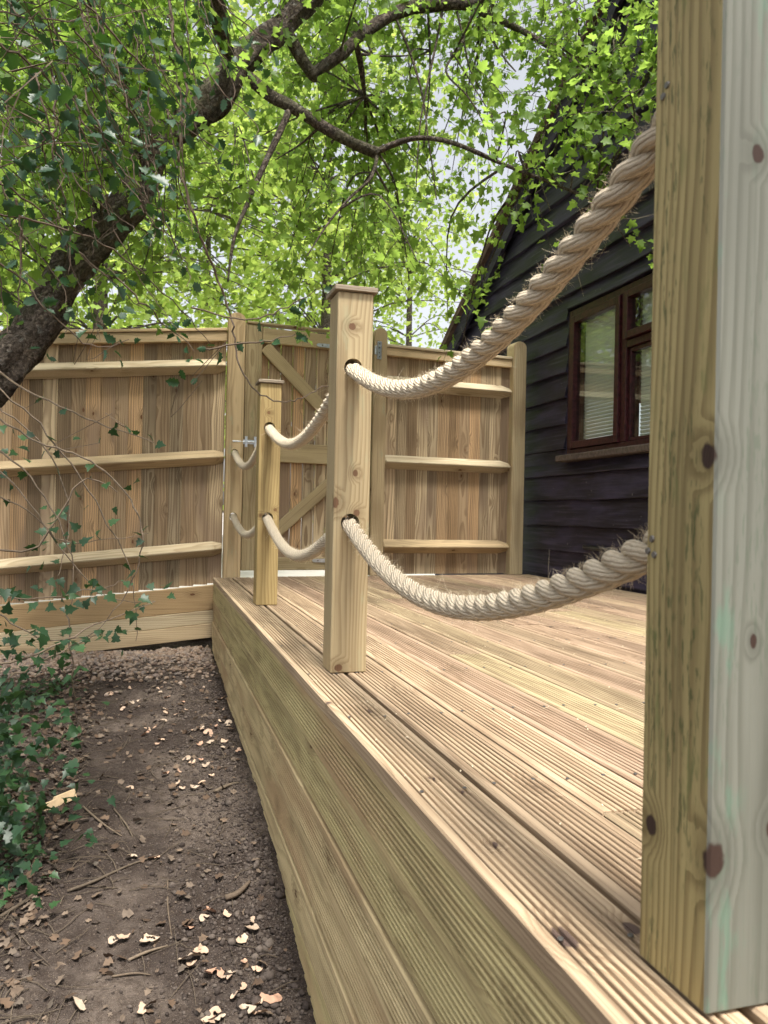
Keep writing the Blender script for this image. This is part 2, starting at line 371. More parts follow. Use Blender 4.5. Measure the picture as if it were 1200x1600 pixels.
M['crumb'] = tinted('soil_crumb', [(0.042, 0.033, 0.029), (0.08, 0.064, 0.055), (0.14, 0.115, 0.097)], 0.95, 0.1)
M['pebble'] = tinted('gravel_stone', [(0.22, 0.145, 0.10), (0.33, 0.245, 0.18), (0.40, 0.31, 0.24), (0.26, 0.22, 0.19), (0.16, 0.105, 0.08)], 0.75, 0.25, 60)
M['deadleaf'] = tinted('dead_leaf', [(0.07, 0.045, 0.03), (0.13, 0.085, 0.055), (0.20, 0.15, 0.11), (0.10, 0.085, 0.07)], 0.8, 0.2, 60)
M['shaving'] = tinted('wood_shaving', [(0.52, 0.35, 0.25), (0.56, 0.42, 0.30), (0.48, 0.28, 0.19), (0.56, 0.46, 0.35), (0.36, 0.26, 0.19)], 0.75, 0.2, 60, 0.3)
M['twig'] = tinted('twig_bark', [(0.12, 0.09, 0.065), (0.20, 0.155, 0.11), (0.075, 0.06, 0.045)], 0.85, 0.15, 90)
M['offcut'] = plain('fresh_cut_wood', (0.72, 0.54, 0.33), 0.7, 0.2, nscale=30, namt=0.12)
g = G('tree_bark'); P = g.n('ShaderNodeNewGeometry').outputs['Position']
b1 = g.noise(P, 11, 5.0, 0.7); b2 = g.noise(P, 55, 4.0, 0.7); b3 = g.noise(P, 3.5, 2.0)
vo = g.n('ShaderNodeTexVoronoi', feature='DISTANCE_TO_EDGE'); vo.inputs['Scale'].default_value = 34; g.set(vo.inputs['Vector'], g.vec('ADD', P, g.vec('MULTIPLY', g.comb(b2, b1, b2), (0.16, 0.16, 0.16))))
crk = g.smooth(vo.outputs['Distance'], 0.0, 0.14)
col = g.mix(g.smooth(b2, 0.3, 0.7), (0.058, 0.045, 0.036), (0.21, 0.17, 0.135))
col = g.mix(g.smooth(b3, 0.5, 0.66, 0, 0.5), col, (0.12, 0.125, 0.065))
col = g.mix(g.smooth(g.noise(P, 24, 3.0), 0.58, 0.70, 0, 0.65), col, (0.26, 0.26, 0.23))
col = g.mix(g.math('MULTIPLY', g.math('SUBTRACT', 1.0, crk), 0.5), col, (0.022, 0.017, 0.013))
M['bark'] = g.done(g.bsdf(col, 0.9, 0.15, g.bump(g.math('ADD', g.math('MULTIPLY', crk, 0.8), g.math('ADD', b1, b2)), 1.0, 0.014)))
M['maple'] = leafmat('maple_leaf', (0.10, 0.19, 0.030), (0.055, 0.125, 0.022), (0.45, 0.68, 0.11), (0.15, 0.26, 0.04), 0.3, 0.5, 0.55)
M['farleaf'] = leafmat('far_sunlit_leaf', (0.20, 0.33, 0.055), (0.12, 0.23, 0.035), (0.68, 0.86, 0.18), (0.32, 0.41, 0.07), 0.25, 0.55, 0.5, 0.6)  # lighter than the near maple: sunlit glow put into the leaf colour
M['holly'] = leafmat('holly_leaf', (0.022, 0.060, 0.026), (0.030, 0.072, 0.040), (0.08, 0.20, 0.02), (0.035, 0.085, 0.028), 0.4, 0.42, 0.22)
M['ivy'] = leafmat('ivy_leaf', (0.016, 0.045, 0.019), (0.026, 0.060, 0.030), (0.07, 0.16, 0.03), (0.034, 0.085, 0.024), 0.4, 0.42, 0.22)
M['pale'] = plain('pale_concrete', (0.40, 0.38, 0.35), 0.9, 0.1, nscale=3, namt=0.1)
M['brick'] = plain('far_brick', (0.38, 0.17, 0.10), 0.9, 0.1, nscale=20, namt=0.2)

# ================================================================== GROUND
def gz(x, y):
    d = min(max(0.0, 3 - y), 2.2)
    z = -.467 - .049 * (5.4 - y) - .088 * d * d
    z += -0.03 * max(0.0, -x - 0.2) if y > 4.6 else 0.0
    z += 0.16 * max(0.0, min(1.0, (-x - 0.55) / 1.2)) * max(0.0, min(1.0, (4.6 - y) / 1.2))
    return z
def gzn(x, y):
    z = gz(x, y)
    z += 0.022 * mnoise.noise(Vector((x * 3.1, y * 3.1, 0))) + 0.011 * mnoise.noise(Vector((x * 11, y * 11, 3))) + 0.006 * mnoise.noise(Vector((x * 34, y * 34, 7)))
    if x > 0.1 and y < 3.2: z += 0.012 * abs(mnoise.noise(Vector((x * 24, y * 24, 1)))) * min(1, (x - 0.1) / 0.15)
    return z
def grid(name, xs, ys, zf, mat):
    V = [(x, y, zf(x, y)) for y in ys for x in xs]; w = len(xs)
    F = [(j * w + i, j * w + i + 1, (j + 1) * w + i + 1, (j + 1) * w + i) for j in range(len(ys) - 1) for i in range(w - 1)]
    return link(name, np_mesh(name, V, F, True), mat)
xs = np.concatenate([np.linspace(-60, -4, 10), np.linspace(-3.4, -1.3, 8), np.arange(-1.2, 0.46, 0.0135), np.linspace(0.6, 4, 5), [60]])
ys = np.concatenate([[-60, -20, -6, -2, -0.5, 0.4, 0.9, 1.2], np.arange(1.4, 5.6, 0.0165), [5.7]])
gnd = grid('ground', xs, ys, gzn, M['soil']); tag(gnd, 'dark bare soil path beside the raised deck', None, None, 'structure')
dv = link('driveway', new_mesh('driveway', [(-60, 5.62, -.30), (60, 5.62, -.30), (60, 140, 0.3), (-60, 140, 0.3)], [(0, 1, 2, 3)]), M['pale'])
tag(dv, 'pale open ground beyond the fence', None, None, 'structure')

def ico(sub=1):
    bm = bmesh.new(); bmesh.ops.create_icosphere(bm, subdivisions=sub, radius=1.0)
    bm.verts.ensure_lookup_table(); V = np.array([v.co[:] for v in bm.verts]); F = np.array([[q.index for q in f.verts] for f in bm.faces]); bm.free(); return V, F
ICO = ico(1)
def lumps(name, pts, sizes, mat, flat=0.7, parent=None):
    """many small irregular stones or clods joined in one mesh"""
    V0, F0 = ICO; N = len(pts); k = len(V0)
    sc3 = sizes[:, None] * (1 + rng.normal(0, 0.22, (N, 3))); sc3[:, 2] *= flat
    bumpy = 1 + rng.normal(0, 0.16, (N, k))
    V = V0[None] * bumpy[:, :, None] * sc3[:, None, :]
    a = rng.uniform(0, 6.28, N); c, s = np.cos(a), np.sin(a)
    X = V[:, :, 0] * c[:, None] - V[:, :, 1] * s[:, None]; Y = V[:, :, 0] * s[:, None] + V[:, :, 1] * c[:, None]
    V = np.stack([X, Y, V[:, :, 2]], 2) + pts[:, None, :]
    F = (F0[None] + (np.arange(N) * k)[:, None, None]).reshape(-1, 3)
    return link(name, np_mesh(name, V.reshape(-1, 3), F, False, np.repeat(rng.uniform(0, 1, N), k)), mat, parent)
def ground_pts(x, y, lift): return np.array([(a, b, gzn(a, b) + l) for a, b, l in zip(x, y, lift)])
n = 4200; gx = rng.uniform(-1.3, 0.375, n); gy = 5.33 - np.abs(rng.normal(0, 0.32, n)); s = rng.uniform(0.006, 0.017, n)
k_ = gy > 4.3
tag(lumps('gravel', ground_pts(gx[k_], gy[k_], s[k_] * 0.5), s[k_], M['pebble']), 'buff gravel strip along the foot of the fence', 'gravel', None, 'stuff')
n = 11000; cx_ = 0.375 - np.abs(rng.normal(0, 0.16, n)); cy_ = rng.uniform(1.6, 4.7, n) ; s = rng.gamma(1.3, 0.0014, n) + 0.0012
s = np.minimum(s * np.where(cy_ < 2.6, 1.2, 0.9), 0.016)
n2 = 6000; cx2 = rng.uniform(-1.0, 0.37, n2); cy2 = rng.uniform(1.6, 4.8, n2); s2 = rng.gamma(1.2, 0.0011, n2) + 0.0010; s2 = np.minimum(s2, 0.009)
ax_, ay_, as_ = np.concatenate([cx_, cx2]), np.concatenate([cy_, cy2]), np.concatenate([s, s2])
k_ = ax_ > -1.0
tag(lumps('soil_crumbs', ground_pts(ax_[k_], ay_[k_], as_[k_] * 0.3), as_[k_], M['crumb'], 0.85), 'loose crumbs of dark soil along the deck side', 'soil', None, 'stuff')

# ================================================================== DECK
DX0, PITCHB, BW = 0.383, 0.1245, 0.1170
def reeded(w, th, dp=0.0078, gw=0.40):
    """cross-section of a reeded deck board, top face at v = 0"""
    p = [(0, -th), (0, -0.003), (0.003, 0.0), (0.0155, 0.0)]
    x = 0.0155; n = 8; pt = (w - 0.031) / n
    for i in range(n):
        p += [(x + 0.0010, -dp), (x + pt * (gw - .06), -dp), (x + pt * (gw + .05), -0.0012), (x + pt * (gw + .17), 0.0), (x + pt * 0.88, 0.0), (x + pt * 0.99, -0.0012)]
        x += pt
    p += [(w - 0.0155, 0.0), (w - 0.003, 0.0), (w, -0.003), (w, -th)]
    return p
deck = thing('timber_deck', 'raised timber deck of grooved boards with a grooved skirt', 'deck', (DX0, 0, gz(0.4, 3)))
dz = -gz(0.4, 3)
FENCE_A = math.atan2(0.2, 2.13)
def fence_y(x): return 5.335 + (x - 0.56) * math.tan(FENCE_A)
screwV, screwF = [], []
def disc(V, F, c, r, nrm='Z', k=8, h=0.0012):
    b0 = len(V)
    for q in (0, 1):
        for j in range(k):
            a = 2 * math.pi * j / k; rr = r * (1 - 0.15 * q)
            d = (math.cos(a) * rr, math.sin(a) * rr, h * q)
            d = d if nrm == 'Z' else ((-d[2], d[0], d[1]) if nrm == '-X' else (d[0], -d[2], d[1]))
            V.append((c[0] + d[0], c[1] + d[1], c[2] + d[2]))
    for j in range(k): F.append((b0 + j, b0 + (j + 1) % k, b0 + k + (j + 1) % k, b0 + k + j))
    F.append(tuple(b0 + k + j for j in range(k)))
nb = 0
for i in range(20):
    x0 = DX0 + i * PITCHB + (0.0025 if i else 0)
    if x0 > 2.76: break
    w = min(BW, 2.765 - x0)
    if w < 0.05: continue
    end = min(fence_y(x0) - 0.085 if x0 < 0.75 else fence_y(x0) - 0.02, 5.6) if x0 > 0.6 else 5.262
    j = [3.05, None, 1.02, 3.62, 2.3, None, 3.9, 1.5, 2.9, 4.2, 1.9, 3.3, None, 2.5, 4.0, 1.2, 3.1, 2.2, None, 3.0][i]
    if i == 0: j = None
    for (a, b) in ([(-0.9, end)] if j is None else [(-0.9, j - 0.002), (j + 0.002, end)]):
        me = extrude('deck_board', reeded(w, 0.028), 'Y', b - a, 6, 0.0006)
        link('deck_board', me, M['deck_edge' if i == 0 else 'deck'], deck, (x0 - DX0, a, dz + random.uniform(-0.001, 0.001)), (0, random.uniform(-.004, .004), 0)); nb += 1
    for yy in np.arange(0.72, end, 0.45):
        for fx in (0.022, w - 0.024):
            disc(screwV, screwF, (x0 - DX0 + fx + random.uniform(-.003, .003), yy + random.uniform(-.012, .012), dz + 0.0012), 0.0036)
tag(link('deck_screws', new_mesh('deck_screws', screwV, screwF), M['screw'], deck), kind='stuff')
zt = -0.030
for i in range(7):                                        # skirt boards, the lower ones run down into the soil
    hgt = 0.1185
    prof = [(-v_ * 1.0 + 0.0, u_) for (u_, v_) in reeded(hgt, 0.026, 0.0105, 0.46)]        # reeded face turned to -x
    me = extrude('skirt_board', prof, 'Y', 5.262 + 0.9, 8, 0.0012)
    link('skirt_board', me, M['fascia'], deck, (0.003 + (0.0, 0.0035, -0.0005, 0.004, 0.001, 0.003, 0.0)[i], -0.9, dz + zt - hgt), (0, 0, 0)); zt -= 0.1255
box('joist_frame', (0.045, -0.85, dz - 0.20), (2.35, 5.2, dz - 0.032), M['fascia'], deck, 0)

# ================================================================== ROPE POSTS
P1K = [((0.0, 0.081, 0.132), 0.0085, 1.2), ((0.006, -0.001, 0.132), 0.0105, 1.5), ((0.0, 0.010, 0.478), 0.0095, 1.25), ((0.037, 0.0, 0.741), 0.0065, 1.3), ((0.066, 0.0, 0.154), 0.007, 1.3), ((0.042, 0.0, 0.318), 0.0035, 2.0)]
M['post1'] = wood('near_post_olive_face', 'Z', (0.40, 0.325, 0.15), (0.18, 0.13, 0.055), knots=P1K, knot=(0.036, 0.021, 0.016), knot_p=0.0, ring=0.009, contrast=0.7, green=(0.15, 0.17, 0.06), green_amt=0.85, fleck=(0.055, 0.075, 0.028), fleck_amt=0.7, val=0, bump=0.5, fine=0.7)
M['post1b'] = wood('near_post_pale_face', 'Z', (0.185, 0.190, 0.158), (0.115, 0.117, 0.094), knots=P1K, knot=(0.036, 0.021, 0.016), knot_p=0.0, ring=0.011, contrast=0.65, green=(0.11, 0.24, 0.165), green_amt=0.45, fleck=(0.10, 0.125, 0.09), fleck_amt=0.5, val=0, bump=0.5, fine=0.6)
M['post2'] = wood('rope_post_wood', 'Z', (0.45, 0.36, 0.21), (0.25, 0.175, 0.09), knots=[((0.040, 0.0, 0.922), 0.010, 1.0), ((0.063, 0.0, 0.426), 0.0095, 1.0), ((0.004, 0.0, 0.452), 0.010, 1.5), ((0.022, 0.0, 0.014), 0.011, 1.0), ((0.057, 0.0, 0.532), 0.007, 1.4)], knot=(0.12, 0.065, 0.035), knot_p=0.0, ring=0.008, contrast=0.6, green=(0.33, 0.38, 0.24), green_amt=0.3, val=0)
M['post3'] = wood('far_rope_post_wood', 'Z', (0.43, 0.325, 0.145), (0.24, 0.16, 0.065), knots=[((0.041, 0.0, 0.88), 0.008, 1.0), ((0.013, 0.0, 0.409), 0.007, 1.0), ((0.080, 0.0, 0.436), 0.008, 1.0)], knot=(0.13, 0.07, 0.03), knot_p=0.0, ring=0.010, contrast=0.6, val=0)
HOLE_UP, HOLE_LO, HOLE_R = 0.812, 0.398, 0.0255
def post_mesh(name, w, h, bev, holes, hx, rounded=False, blind=False):
    """square post from (0,0,0) to (w,w,h) with bored holes along y"""
    bm = bmesh.new()
    if not rounded:
        bm.free(); bm = box_data(w, w, h, bev)
    else:                                                # top rounded over in the x direction
        prof = [(0, 0), (w, 0), (w, h - 0.045)] + [(w / 2 + w / 2 * math.cos(a), h - 0.045 + 0.045 * math.sin(a)) for a in np.linspace(0.25, math.pi - 0.25, 7)] + [(0, h - 0.045)]
        bot = [bm.verts.new((x, 0, z)) for x, z in prof]; top = [bm.verts.new((x, w, z)) for x, z in prof]
        bm.faces.new(bot); bm.faces.new(top[::-1])
        for i in range(len(prof)): bm.faces.new((bot[i], top[i], top[(i + 1) % len(prof)], bot[(i + 1) % len(prof)]))
        bmesh.ops.recalc_face_normals(bm, faces=bm.faces[:])
        bmesh.ops.bevel(bm, geom=[e for e in bm.edges if len(e.link_faces) == 2 and e.calc_face_angle(0) > 0.6], offset=bev, segments=2, affect='EDGES')
    me = bpy.data.meshes.new(name); bm.to_mesh(me); bm.free()
    if not holes: return me
    tmp = bpy.data.objects.new('tmp_post', me); COL.objects.link(tmp); cuts = []
    for hz in holes:
        cb = bmesh.new(); bmesh.ops.create_cone(cb, cap_ends=True, segments=28, radius1=HOLE_R, radius2=HOLE_R, depth=w * 3)
        bmesh.ops.rotate(cb, verts=cb.verts, matrix=Matrix.Rotation(R_(90), 3, 'X'))
        bmesh.ops.translate(cb, verts=cb.verts, vec=(hx, w / 2 + (w * 1.3 if blind else 0), hz))
        cm = bpy.data.meshes.new('cut'); cb.to_mesh(cm); cb.free()
        co = bpy.data.objects.new('cut', cm); COL.objects.link(co); cuts.append(co)
        md = tmp.modifiers.new('b', 'BOOLEAN'); md.operation = 'DIFFERENCE'; md.object = co; md.solver = 'EXACT'
    dg = bpy.context.evaluated_depsgraph_get(); dg.update()
    res = bpy.data.meshes.new_from_object(tmp.evaluated_get(dg))
    for o in cuts + [tmp]: bpy.data.objects.remove(o, do_unlink=True)
    res.name = name; return res
def cap_mesh(w):
    bm = bmesh.new(); o = 0.010; t = 0.019
    lo = [(-o, -o, 0), (w + o, -o, 0), (w + o, w + o, 0), (-o, w + o, 0)]
    up = [(x, y, t * 0.7) for x, y, _ in lo]; tp = [(0.012 - o * .2, 0.012 - o * .2, t), (w - .010, 0.010, t), (w - .010, w - .010, t), (.010, w - .010, t)]
    R = [[bm.verts.new(p) for p in ring] for ring in (lo, up, tp)]
    bm.faces.new(R[0][::-1]); bm.faces.new(R[2])
    for a, b in ((0, 1), (1, 2)):
        for i in range(4): bm.faces.new((R[a][i], R[a][(i + 1) % 4], R[b][(i + 1) % 4], R[b][i]))
    bmesh.ops.bevel(bm, geom=[e for e in bm.edges], offset=0.0015, segments=1, affect='EDGES')
    me = bpy.data.meshes.new('cap'); bm.to_mesh(me); bm.free(); return me
PW, PH = 0.098, 1.014
PX = 0.461
posts = [('Z1', 0.577, [M['post1'], M['post1b']], 'very near square rope post with olive and pale green-stained faces, at the right edge'),
         ('Z2', 2.072, [M['post2']], 'capped rope post with round knots standing nearest behind the big blurred post'),
         ('Z3', 3.660, [M['post3']], 'yellowish capped rope post, smallest of the three standing on the deck')]
for key, yy, mats, lab in posts:
    t = thing('rope_post', lab, 'post', (PX, yy, 0), 0, 'rope posts along the deck edge')
    me = post_mesh('shaft', PW, PH, 0.0025, ((HOLE_UP + 0.04, HOLE_LO + 0.016) if key == 'Z1' else (HOLE_UP, HOLE_LO)), 0.046, blind=(key == 'Z1'))
    sh = link('shaft', me, None, t, (0, 0, 0.0015))
    me.materials.clear()
    for m_ in mats: me.materials.append(m_)
    if len(mats) > 1:
        for p in me.polygons: p.material_index = 1 if p.normal.y < -0.5 and p.center.y < 0.01 else 0
    else:
        for p in me.polygons: p.material_index = 0
    link('cap', cap_mesh(PW), M['cap'], t, (0, 0, PH + 0.003))
    if key == 'Z1':
        for (sy, sz) in ((0.088, 0.405), (0.094, 0.393), (0.084, 0.390), (0.078, 0.836), (0.084, 0.828)):
            V, F = [], []; disc(V, F, (0, 0, 0), 0.0036, '-X', 10, 0.0015)
            link('screw', new_mesh('screw', V, F), M['screw'], t, (-0.0002, sy, sz))

# ================================================================== ROPES (continuous, threaded through the posts)
def cat_span(p, q, sag, n):
    out = []
    for i in range(n):
        t = i / n; s = 4 * t * (1 - t)
        s = s * (0.86 + 0.14 * s)                          # a little fuller than a parabola
        out.append(Vector(p).lerp(Vector(q), t) - Vector((0, 0, sag * s)))
    return out
RX = PX + 0.046
def rope_path(zh, sags):
    pts = []
    yb = [(0.577, PW), (2.072, PW), (3.66, PW), (5.268, 0.105)]
    z = zh - 0.004; z0 = zh + (0.036 if zh > 0.6 else 0.012)       # the rope is fixed a little higher in the near post
    pts += [Vector((RX, 0.577 + 0.04 + i * 0.006, z0)) for i in range(10)]
    for k in range(3):
        a = yb[k][0] + yb[k][1] + 0.001; b = yb[k + 1][0]
        pts += cat_span((RX, a, z0 if k == 0 else z), (RX, b, z), sags[k], [460, 300, 220][k])
        if k < 2: pts += [Vector((RX, b + i * yb[k + 1][1] / 14, z)) for i in range(14)]
        else: pts += [Vector((RX, b + i * 0.008, z)) for i in range(9)]
    # round off the kink where the rope leaves each hole
    P = np.array([p[:] for p in pts])
    for _ in range(10): P[1:-1] = 0.25 * P[:-2] + 0.5 * P[1:-1] + 0.25 * P[2:]
    return [Vector(p) for p in P]
def V0_(c, q): return Vector((c.x * 90 + math.cos(q) * 1.5, c.y * 90 + math.sin(q) * 1.5, c.z * 90))
def make_rope(zh, sags, label):
    t = thing('handrail_rope', label, 'rope', (RX, 2.9, zh), 0, 'ropes threaded through the posts')
    path = rope_path(zh, sags); fr = frames(path); off = Vector((RX, 2.9, zh))
    S = [0.0]
    for i in range(1, len(path)): S.append(S[-1] + (path[i] - path[i - 1]).length)
    lay, rs, a = 0.128, 0.0106, 0.0106; k = 14
    for st in range(3):
        C = []
        for (p, T, n, b), s in zip(fr, S):
            th = 2 * math.pi * (s / lay + st / 3)
            C.append(p + (n * math.cos(th) + b * math.sin(th)) * a - off)
        V, F, UV = [], [], []
        for i in range(len(C)):
            p, T, n, b = fr[i]; th = 2 * math.pi * (S[i] / lay + st / 3)
            e = n * math.cos(th) + b * math.sin(th)
            t_ = (C[min(i + 1, len(C) - 1)] - C[max(i - 1, 0)]).normalized()
            e = (e - t_ * e.dot(t_)).normalized(); f_ = t_.cross(e)
            for j in range(k):
                q = 2 * math.pi * j / k
                V.append(C[i] + (e * math.cos(q) + f_ * math.sin(q)) * rs * (1 + .05 * mnoise.noise(C[i] * 28) + .03 * mnoise.noise(V0_(C[i], q))))
        for i in range(len(C) - 1):
            for j in range(k):
                F.append((i * k + j, i * k + (j + 1) % k, (i + 1) * k + (j + 1) % k, (i + 1) * k + j))
        me = np_mesh('strand', [v[:] for v in V], F, True)
        ul = me.uv_layers.new(name='UVMap'); arr = np.empty((len(me.loops), 2), dtype=np.float32)
        ii = np.repeat(np.arange(len(C) - 1), k); jj = np.tile(np.arange(k), len(C) - 1)
        sc_ = np.array(S) / lay
        arr[0::4] = np.stack([jj / k, sc_[ii]], 1); arr[1::4] = np.stack([(jj + 1) / k, sc_[ii]], 1)
        arr[2::4] = np.stack([(jj + 1) / k, sc_[ii + 1]], 1); arr[3::4] = np.stack([jj / k, sc_[ii + 1]], 1)
        ul.data.foreach_set('uv', arr.ravel())
        link('strand', me, M['rope'], t)
    V, F = [], []                                         # loose fibres
    for h in range(4200):
        i = int(len(path) * random.random() ** 1.25); i = min(max(i, 12), len(path) - 12)
        p, T, n, b = fr[i]; yy = p.y
        if any(y0 - 0.004 < yy < y0 + 0.105 for y0 in (0.577, 2.072, 3.66, 5.26)): continue
        q = random.uniform(0, 6.28); out = (n * math.cos(q) + b * math.sin(q))
        long_ = random.random() < 0.015
        L = random.uniform(0.02, 0.045) if long_ else random.uniform(0.004, 0.013)
        d = (out * random.uniform(0.35, 1.0) + T * random.choice((-1, 1)) * random.uniform(0.3, 1.1)).normalized()
        p0 = p + out * 0.0195 - off; bend = Vector((random.uniform(-1, 1), random.uniform(-1, 1), random.uniform(-1, 1))) * L * 0.6
        r0 = 0.00015 if yy < 2.1 else 0.00026
        tube(V, F, [p0 - d * .003, p0 + d * L * .5 + bend * .3, p0 + d * L + bend], [r0, r0, r0 * .5], 3, cap=False)
    tag(link('loose_fibres', new_mesh('loose_fibres', V, F), M['fibre'], t), kind='stuff')
make_rope(HOLE_UP, (0.152, 0.124, 0.125), 'upper thick twisted natural-fibre rope sagging between the posts')
make_rope(HOLE_LO, (0.138, 0.124, 0.095), 'lower thick twisted natural-fibre rope sagging just above the deck')

# ================================================================== FENCE
ARRIS = [(0.0, 0.0), (-0.062, 0.040), (-0.066, 0.048), (-0.060, 0.056), (0.0, 0.098)]
def arris(name, L, tp0=0.05, tp1=0.05):
    """triangular rail along x, flat side at y = 0, ends tapered"""
    n = len(ARRIS); V, F = [], []
    st = [(0, 0.55), (tp0, 1.0)] + [(L * q, 1.0) for q in (0.33, 0.66)] + [(L - tp1, 1.0), (L, 0.55)]
    for s, k in st:
        w = random.uniform(-.0012, .0012)
        for (u, v) in ARRIS: V.append((s, u * k - (1 - k) * 0.014, 0.049 + (v - 0.049) * (k * .85 + .15) + w))
    for i in range(len(st) - 1):
        for j in range(n): F.append((i * n + j, (i + 1) * n + j, (i + 1) * n + (j + 1) % n, i * n + (j + 1) % n))
    F.append(tuple(range(n))); F.append(tuple((len(st) - 1) * n + j for j in range(n - 1, -1, -1)))
    return new_mesh(name, V, F)
def feather(w, h):
    """feather-edge board, thick on the left edge"""
    prof = [(0, 0), (w, 0.0005), (w, 0.0045), (0, 0.013)]
    return extrude('board', prof, 'Z', h, 1)
def fence_post(label, x, y, w, h, zb, holes=(), rz=0.0, hx=0.05):
    t = thing('fence_post', label, 'post', (x, y, zb), rz, 'fence posts')
    me = post_mesh('shaft', w, h, 0.004, holes, hx, rounded=True)
    me.materials.clear(); link('shaft', me, M['fpost'], t)
    for p in me.polygons: p.material_index = 0
    return t
ZB = -0.55
fence_post('rope-bored gate post with rounded top at the left end of the gate', 0.452, 5.268, 0.108, 1.725 - ZB, ZB, (HOLE_UP - 0.004 - ZB, HOLE_LO - 0.004 - ZB), 0.0, RX - 0.452)
def fpt(s, q=0.0):                                         # point along the gate / right fence line, q metres in front of it
    return (0.56 + s * math.cos(FENCE_A) + q * math.sin(FENCE_A), 5.355 + s * math.sin(FENCE_A) - q * math.cos(FENCE_A))
hp = fpt(0.905, 0.06); fence_post('narrow round-topped hinge post between the gate and the right fence panel', hp[0], hp[1], 0.095, 1.735, 0.0, (), FENCE_A)
rp = fpt(2.02, 0.06); fence_post('round-topped fence post against the black wall', rp[0], rp[1], 0.110, 1.752, 0.0, (), FENCE_A)

# right hand panel
o = fpt(1.0, 0.0); pr = thing('boarded_fence', 'right fence panel between the hinge post and the black wall', 'fence', (o[0], o[1], 0), FENCE_A, 'close-boarded fence panels')
x = 0.0
while x < 1.01:
    w = min(0.100, 1.045 - x); bd = feather(w, 1.56)
    link('board', bd, M['board'], pr, (x, 0.002 + random.uniform(0, .002), 0.006), (0, random.uniform(-.002, .002), R_(-3.2)))
    x += random.uniform(0.078, 0.090)
for z in (1.318, 0.755, 0.155):
    link('rail', arris('rail', 1.018, 0.012, 0.07), M['rail'], pr, (0.0, -0.003, z))
box('capping_rail', (0.0, -0.036, 1.552), (1.018, -0.004, 1.608), M['rail'], pr, 0.003)
box('capping', (0.0, -0.046, 1.611), (1.018, 0.034, 1.632), M['rail'], pr, 0.004)

# gate
o = fpt(0.004, 0.0); gt = thing('garden_gate', 'boarded garden gate with diagonal braces and galvanised hinges', 'gate', (o[0], o[1], 0), FENCE_A)
GW = 0.886; x = 0.004
while x < GW - 0.03:
    w = min(0.082, GW - x); bd = box('board', (x, 0.002, 0.045), (x + w - 0.003, 0.018, 1.64), M['board'], gt, 0.003); x += 0.083
box('stile', (0.002, -0.034, 0.040), (0.112, -0.001, 1.668), M['gatewood'], gt, 0.003)
box('stile', (GW - 0.085, -0.034, 0.040), (GW - 0.004, -0.001, 1.668), M['gatewood'], gt, 0.003)
box('rail', (0.115, -0.032, 1.555), (GW - 0.088, -0.001, 1.655), M['gaterail'], gt, 0.003)
box('rail', (0.115, -0.032, 0.765), (GW - 0.088, -0.001, 0.895), M['gaterail'], gt, 0.003)
box('rail', (0.115, -0.032, 0.040), (GW - 0.088, -0.001, 0.125), M['gaterail'], gt, 0.003)
box('capping', (0.010, -0.040, 1.671), (GW - 0.002, 0.024, 1.688), M['gaterail'], gt, 0.003)
def brace(a, b, w):
    a, b = Vector(a), Vector(b); L = (b - a).length; ang = math.atan2(b.z - a.z, b.x - a.x)
    bm = box_data(L, 0.026, w, 0.003)
    me = bpy.data.meshes.new('brace'); bm.to_mesh(me); bm.free()
    link('brace', me, M['gaterail'], gt, (a.x, -0.028, a.z), (0, -ang, 0))
brace((0.105, 0, 1.50), (GW - 0.13, 0, 0.885), 0.085)
brace((0.115, 0, 0.130), (GW - 0.14, 0, 0.700), 0.085)
def hinge(z):
    V = [(0, 0, 0), (0.36, 0, -0.018), (0.40, 0, -0.02), (0.40, 0, 0.02), (0.36, 0, 0.018), (0, 0, 0.010), (-0.008, 0, 0.006)]
    prof = [(GW + 0.01 - 0.40, z - 0.011), (GW + 0.005, z - 0.021), (GW + 0.005, z + 0.021), (GW + 0.01 - 0.40, z + 0.011), (GW + 0.002 - 0.405, z)]
    bm = bmesh.new(); lo = [bm.verts.new((q[0], -0.0365, q[1])) for q in prof]; hi = [bm.verts.new((q[0], -0.040, q[1])) for q in prof]
    bm.faces.new(lo); bm.faces.new(hi[::-1])
    for i in range(5): bm.faces.new((lo[i], hi[i], hi[(i + 1) % 5], lo[(i + 1) % 5]))
    bmesh.ops.recalc_face_normals(bm, faces=bm.faces[:]); me = bpy.data.meshes.new('hinge'); bm.to_mesh(me); bm.free()
    h = link('hinge', me, M['steel'], gt)
    box('hinge_plate', (GW + 0.032, -0.0675, z - 0.062), (GW + 0.064, -0.0635, z + 0.062), M['steel'], h, 0.001)
    V, F = [], []; tube(V, F, [(GW + 0.022, -0.062, z - 0.03), (GW + 0.022, -0.062, z + 0.03)], 0.008, 8); link('hinge_pin', new_mesh('hinge_pin', V, F), M['steel'], h)
    V, F = [], []; disc(V, F, (0, 0, 0), 0.0055, 'Y', 8); sm = new_mesh('hinge_screw', V, F)
    for q in [(GW + 0.048, -0.0678, z + zz) for zz in (-.045, -.018, .018, .045)] + [(GW + xx, -0.0403, z) for xx in (-0.36, -0.24, -0.12)]: link('hinge_screw', sm, M['screw'], h, q)
hinge(1.575); hinge(0.105)
bz = 0.885
bl = box('bolt', (-0.055, -0.0745, bz - 0.014), (0.085, -0.0685, bz + 0.014), M['steel'], gt, 0.001)
V, F = [], []; tube(V, F, [(-0.08, -0.080, bz), (0.10, -0.080, bz)], 0.006, 8); link('bolt_bar', new_mesh('bolt_bar', V, F), M['steel'], bl, (0.055, 0.0745, 0.014 - bz))
for xx in (0.0, 0.06): box('bolt_bracket', (xx + 0.055, -0.014, -0.020), (xx + 0.070, 0.0, 0.050), M['steel'], bl, 0.001)
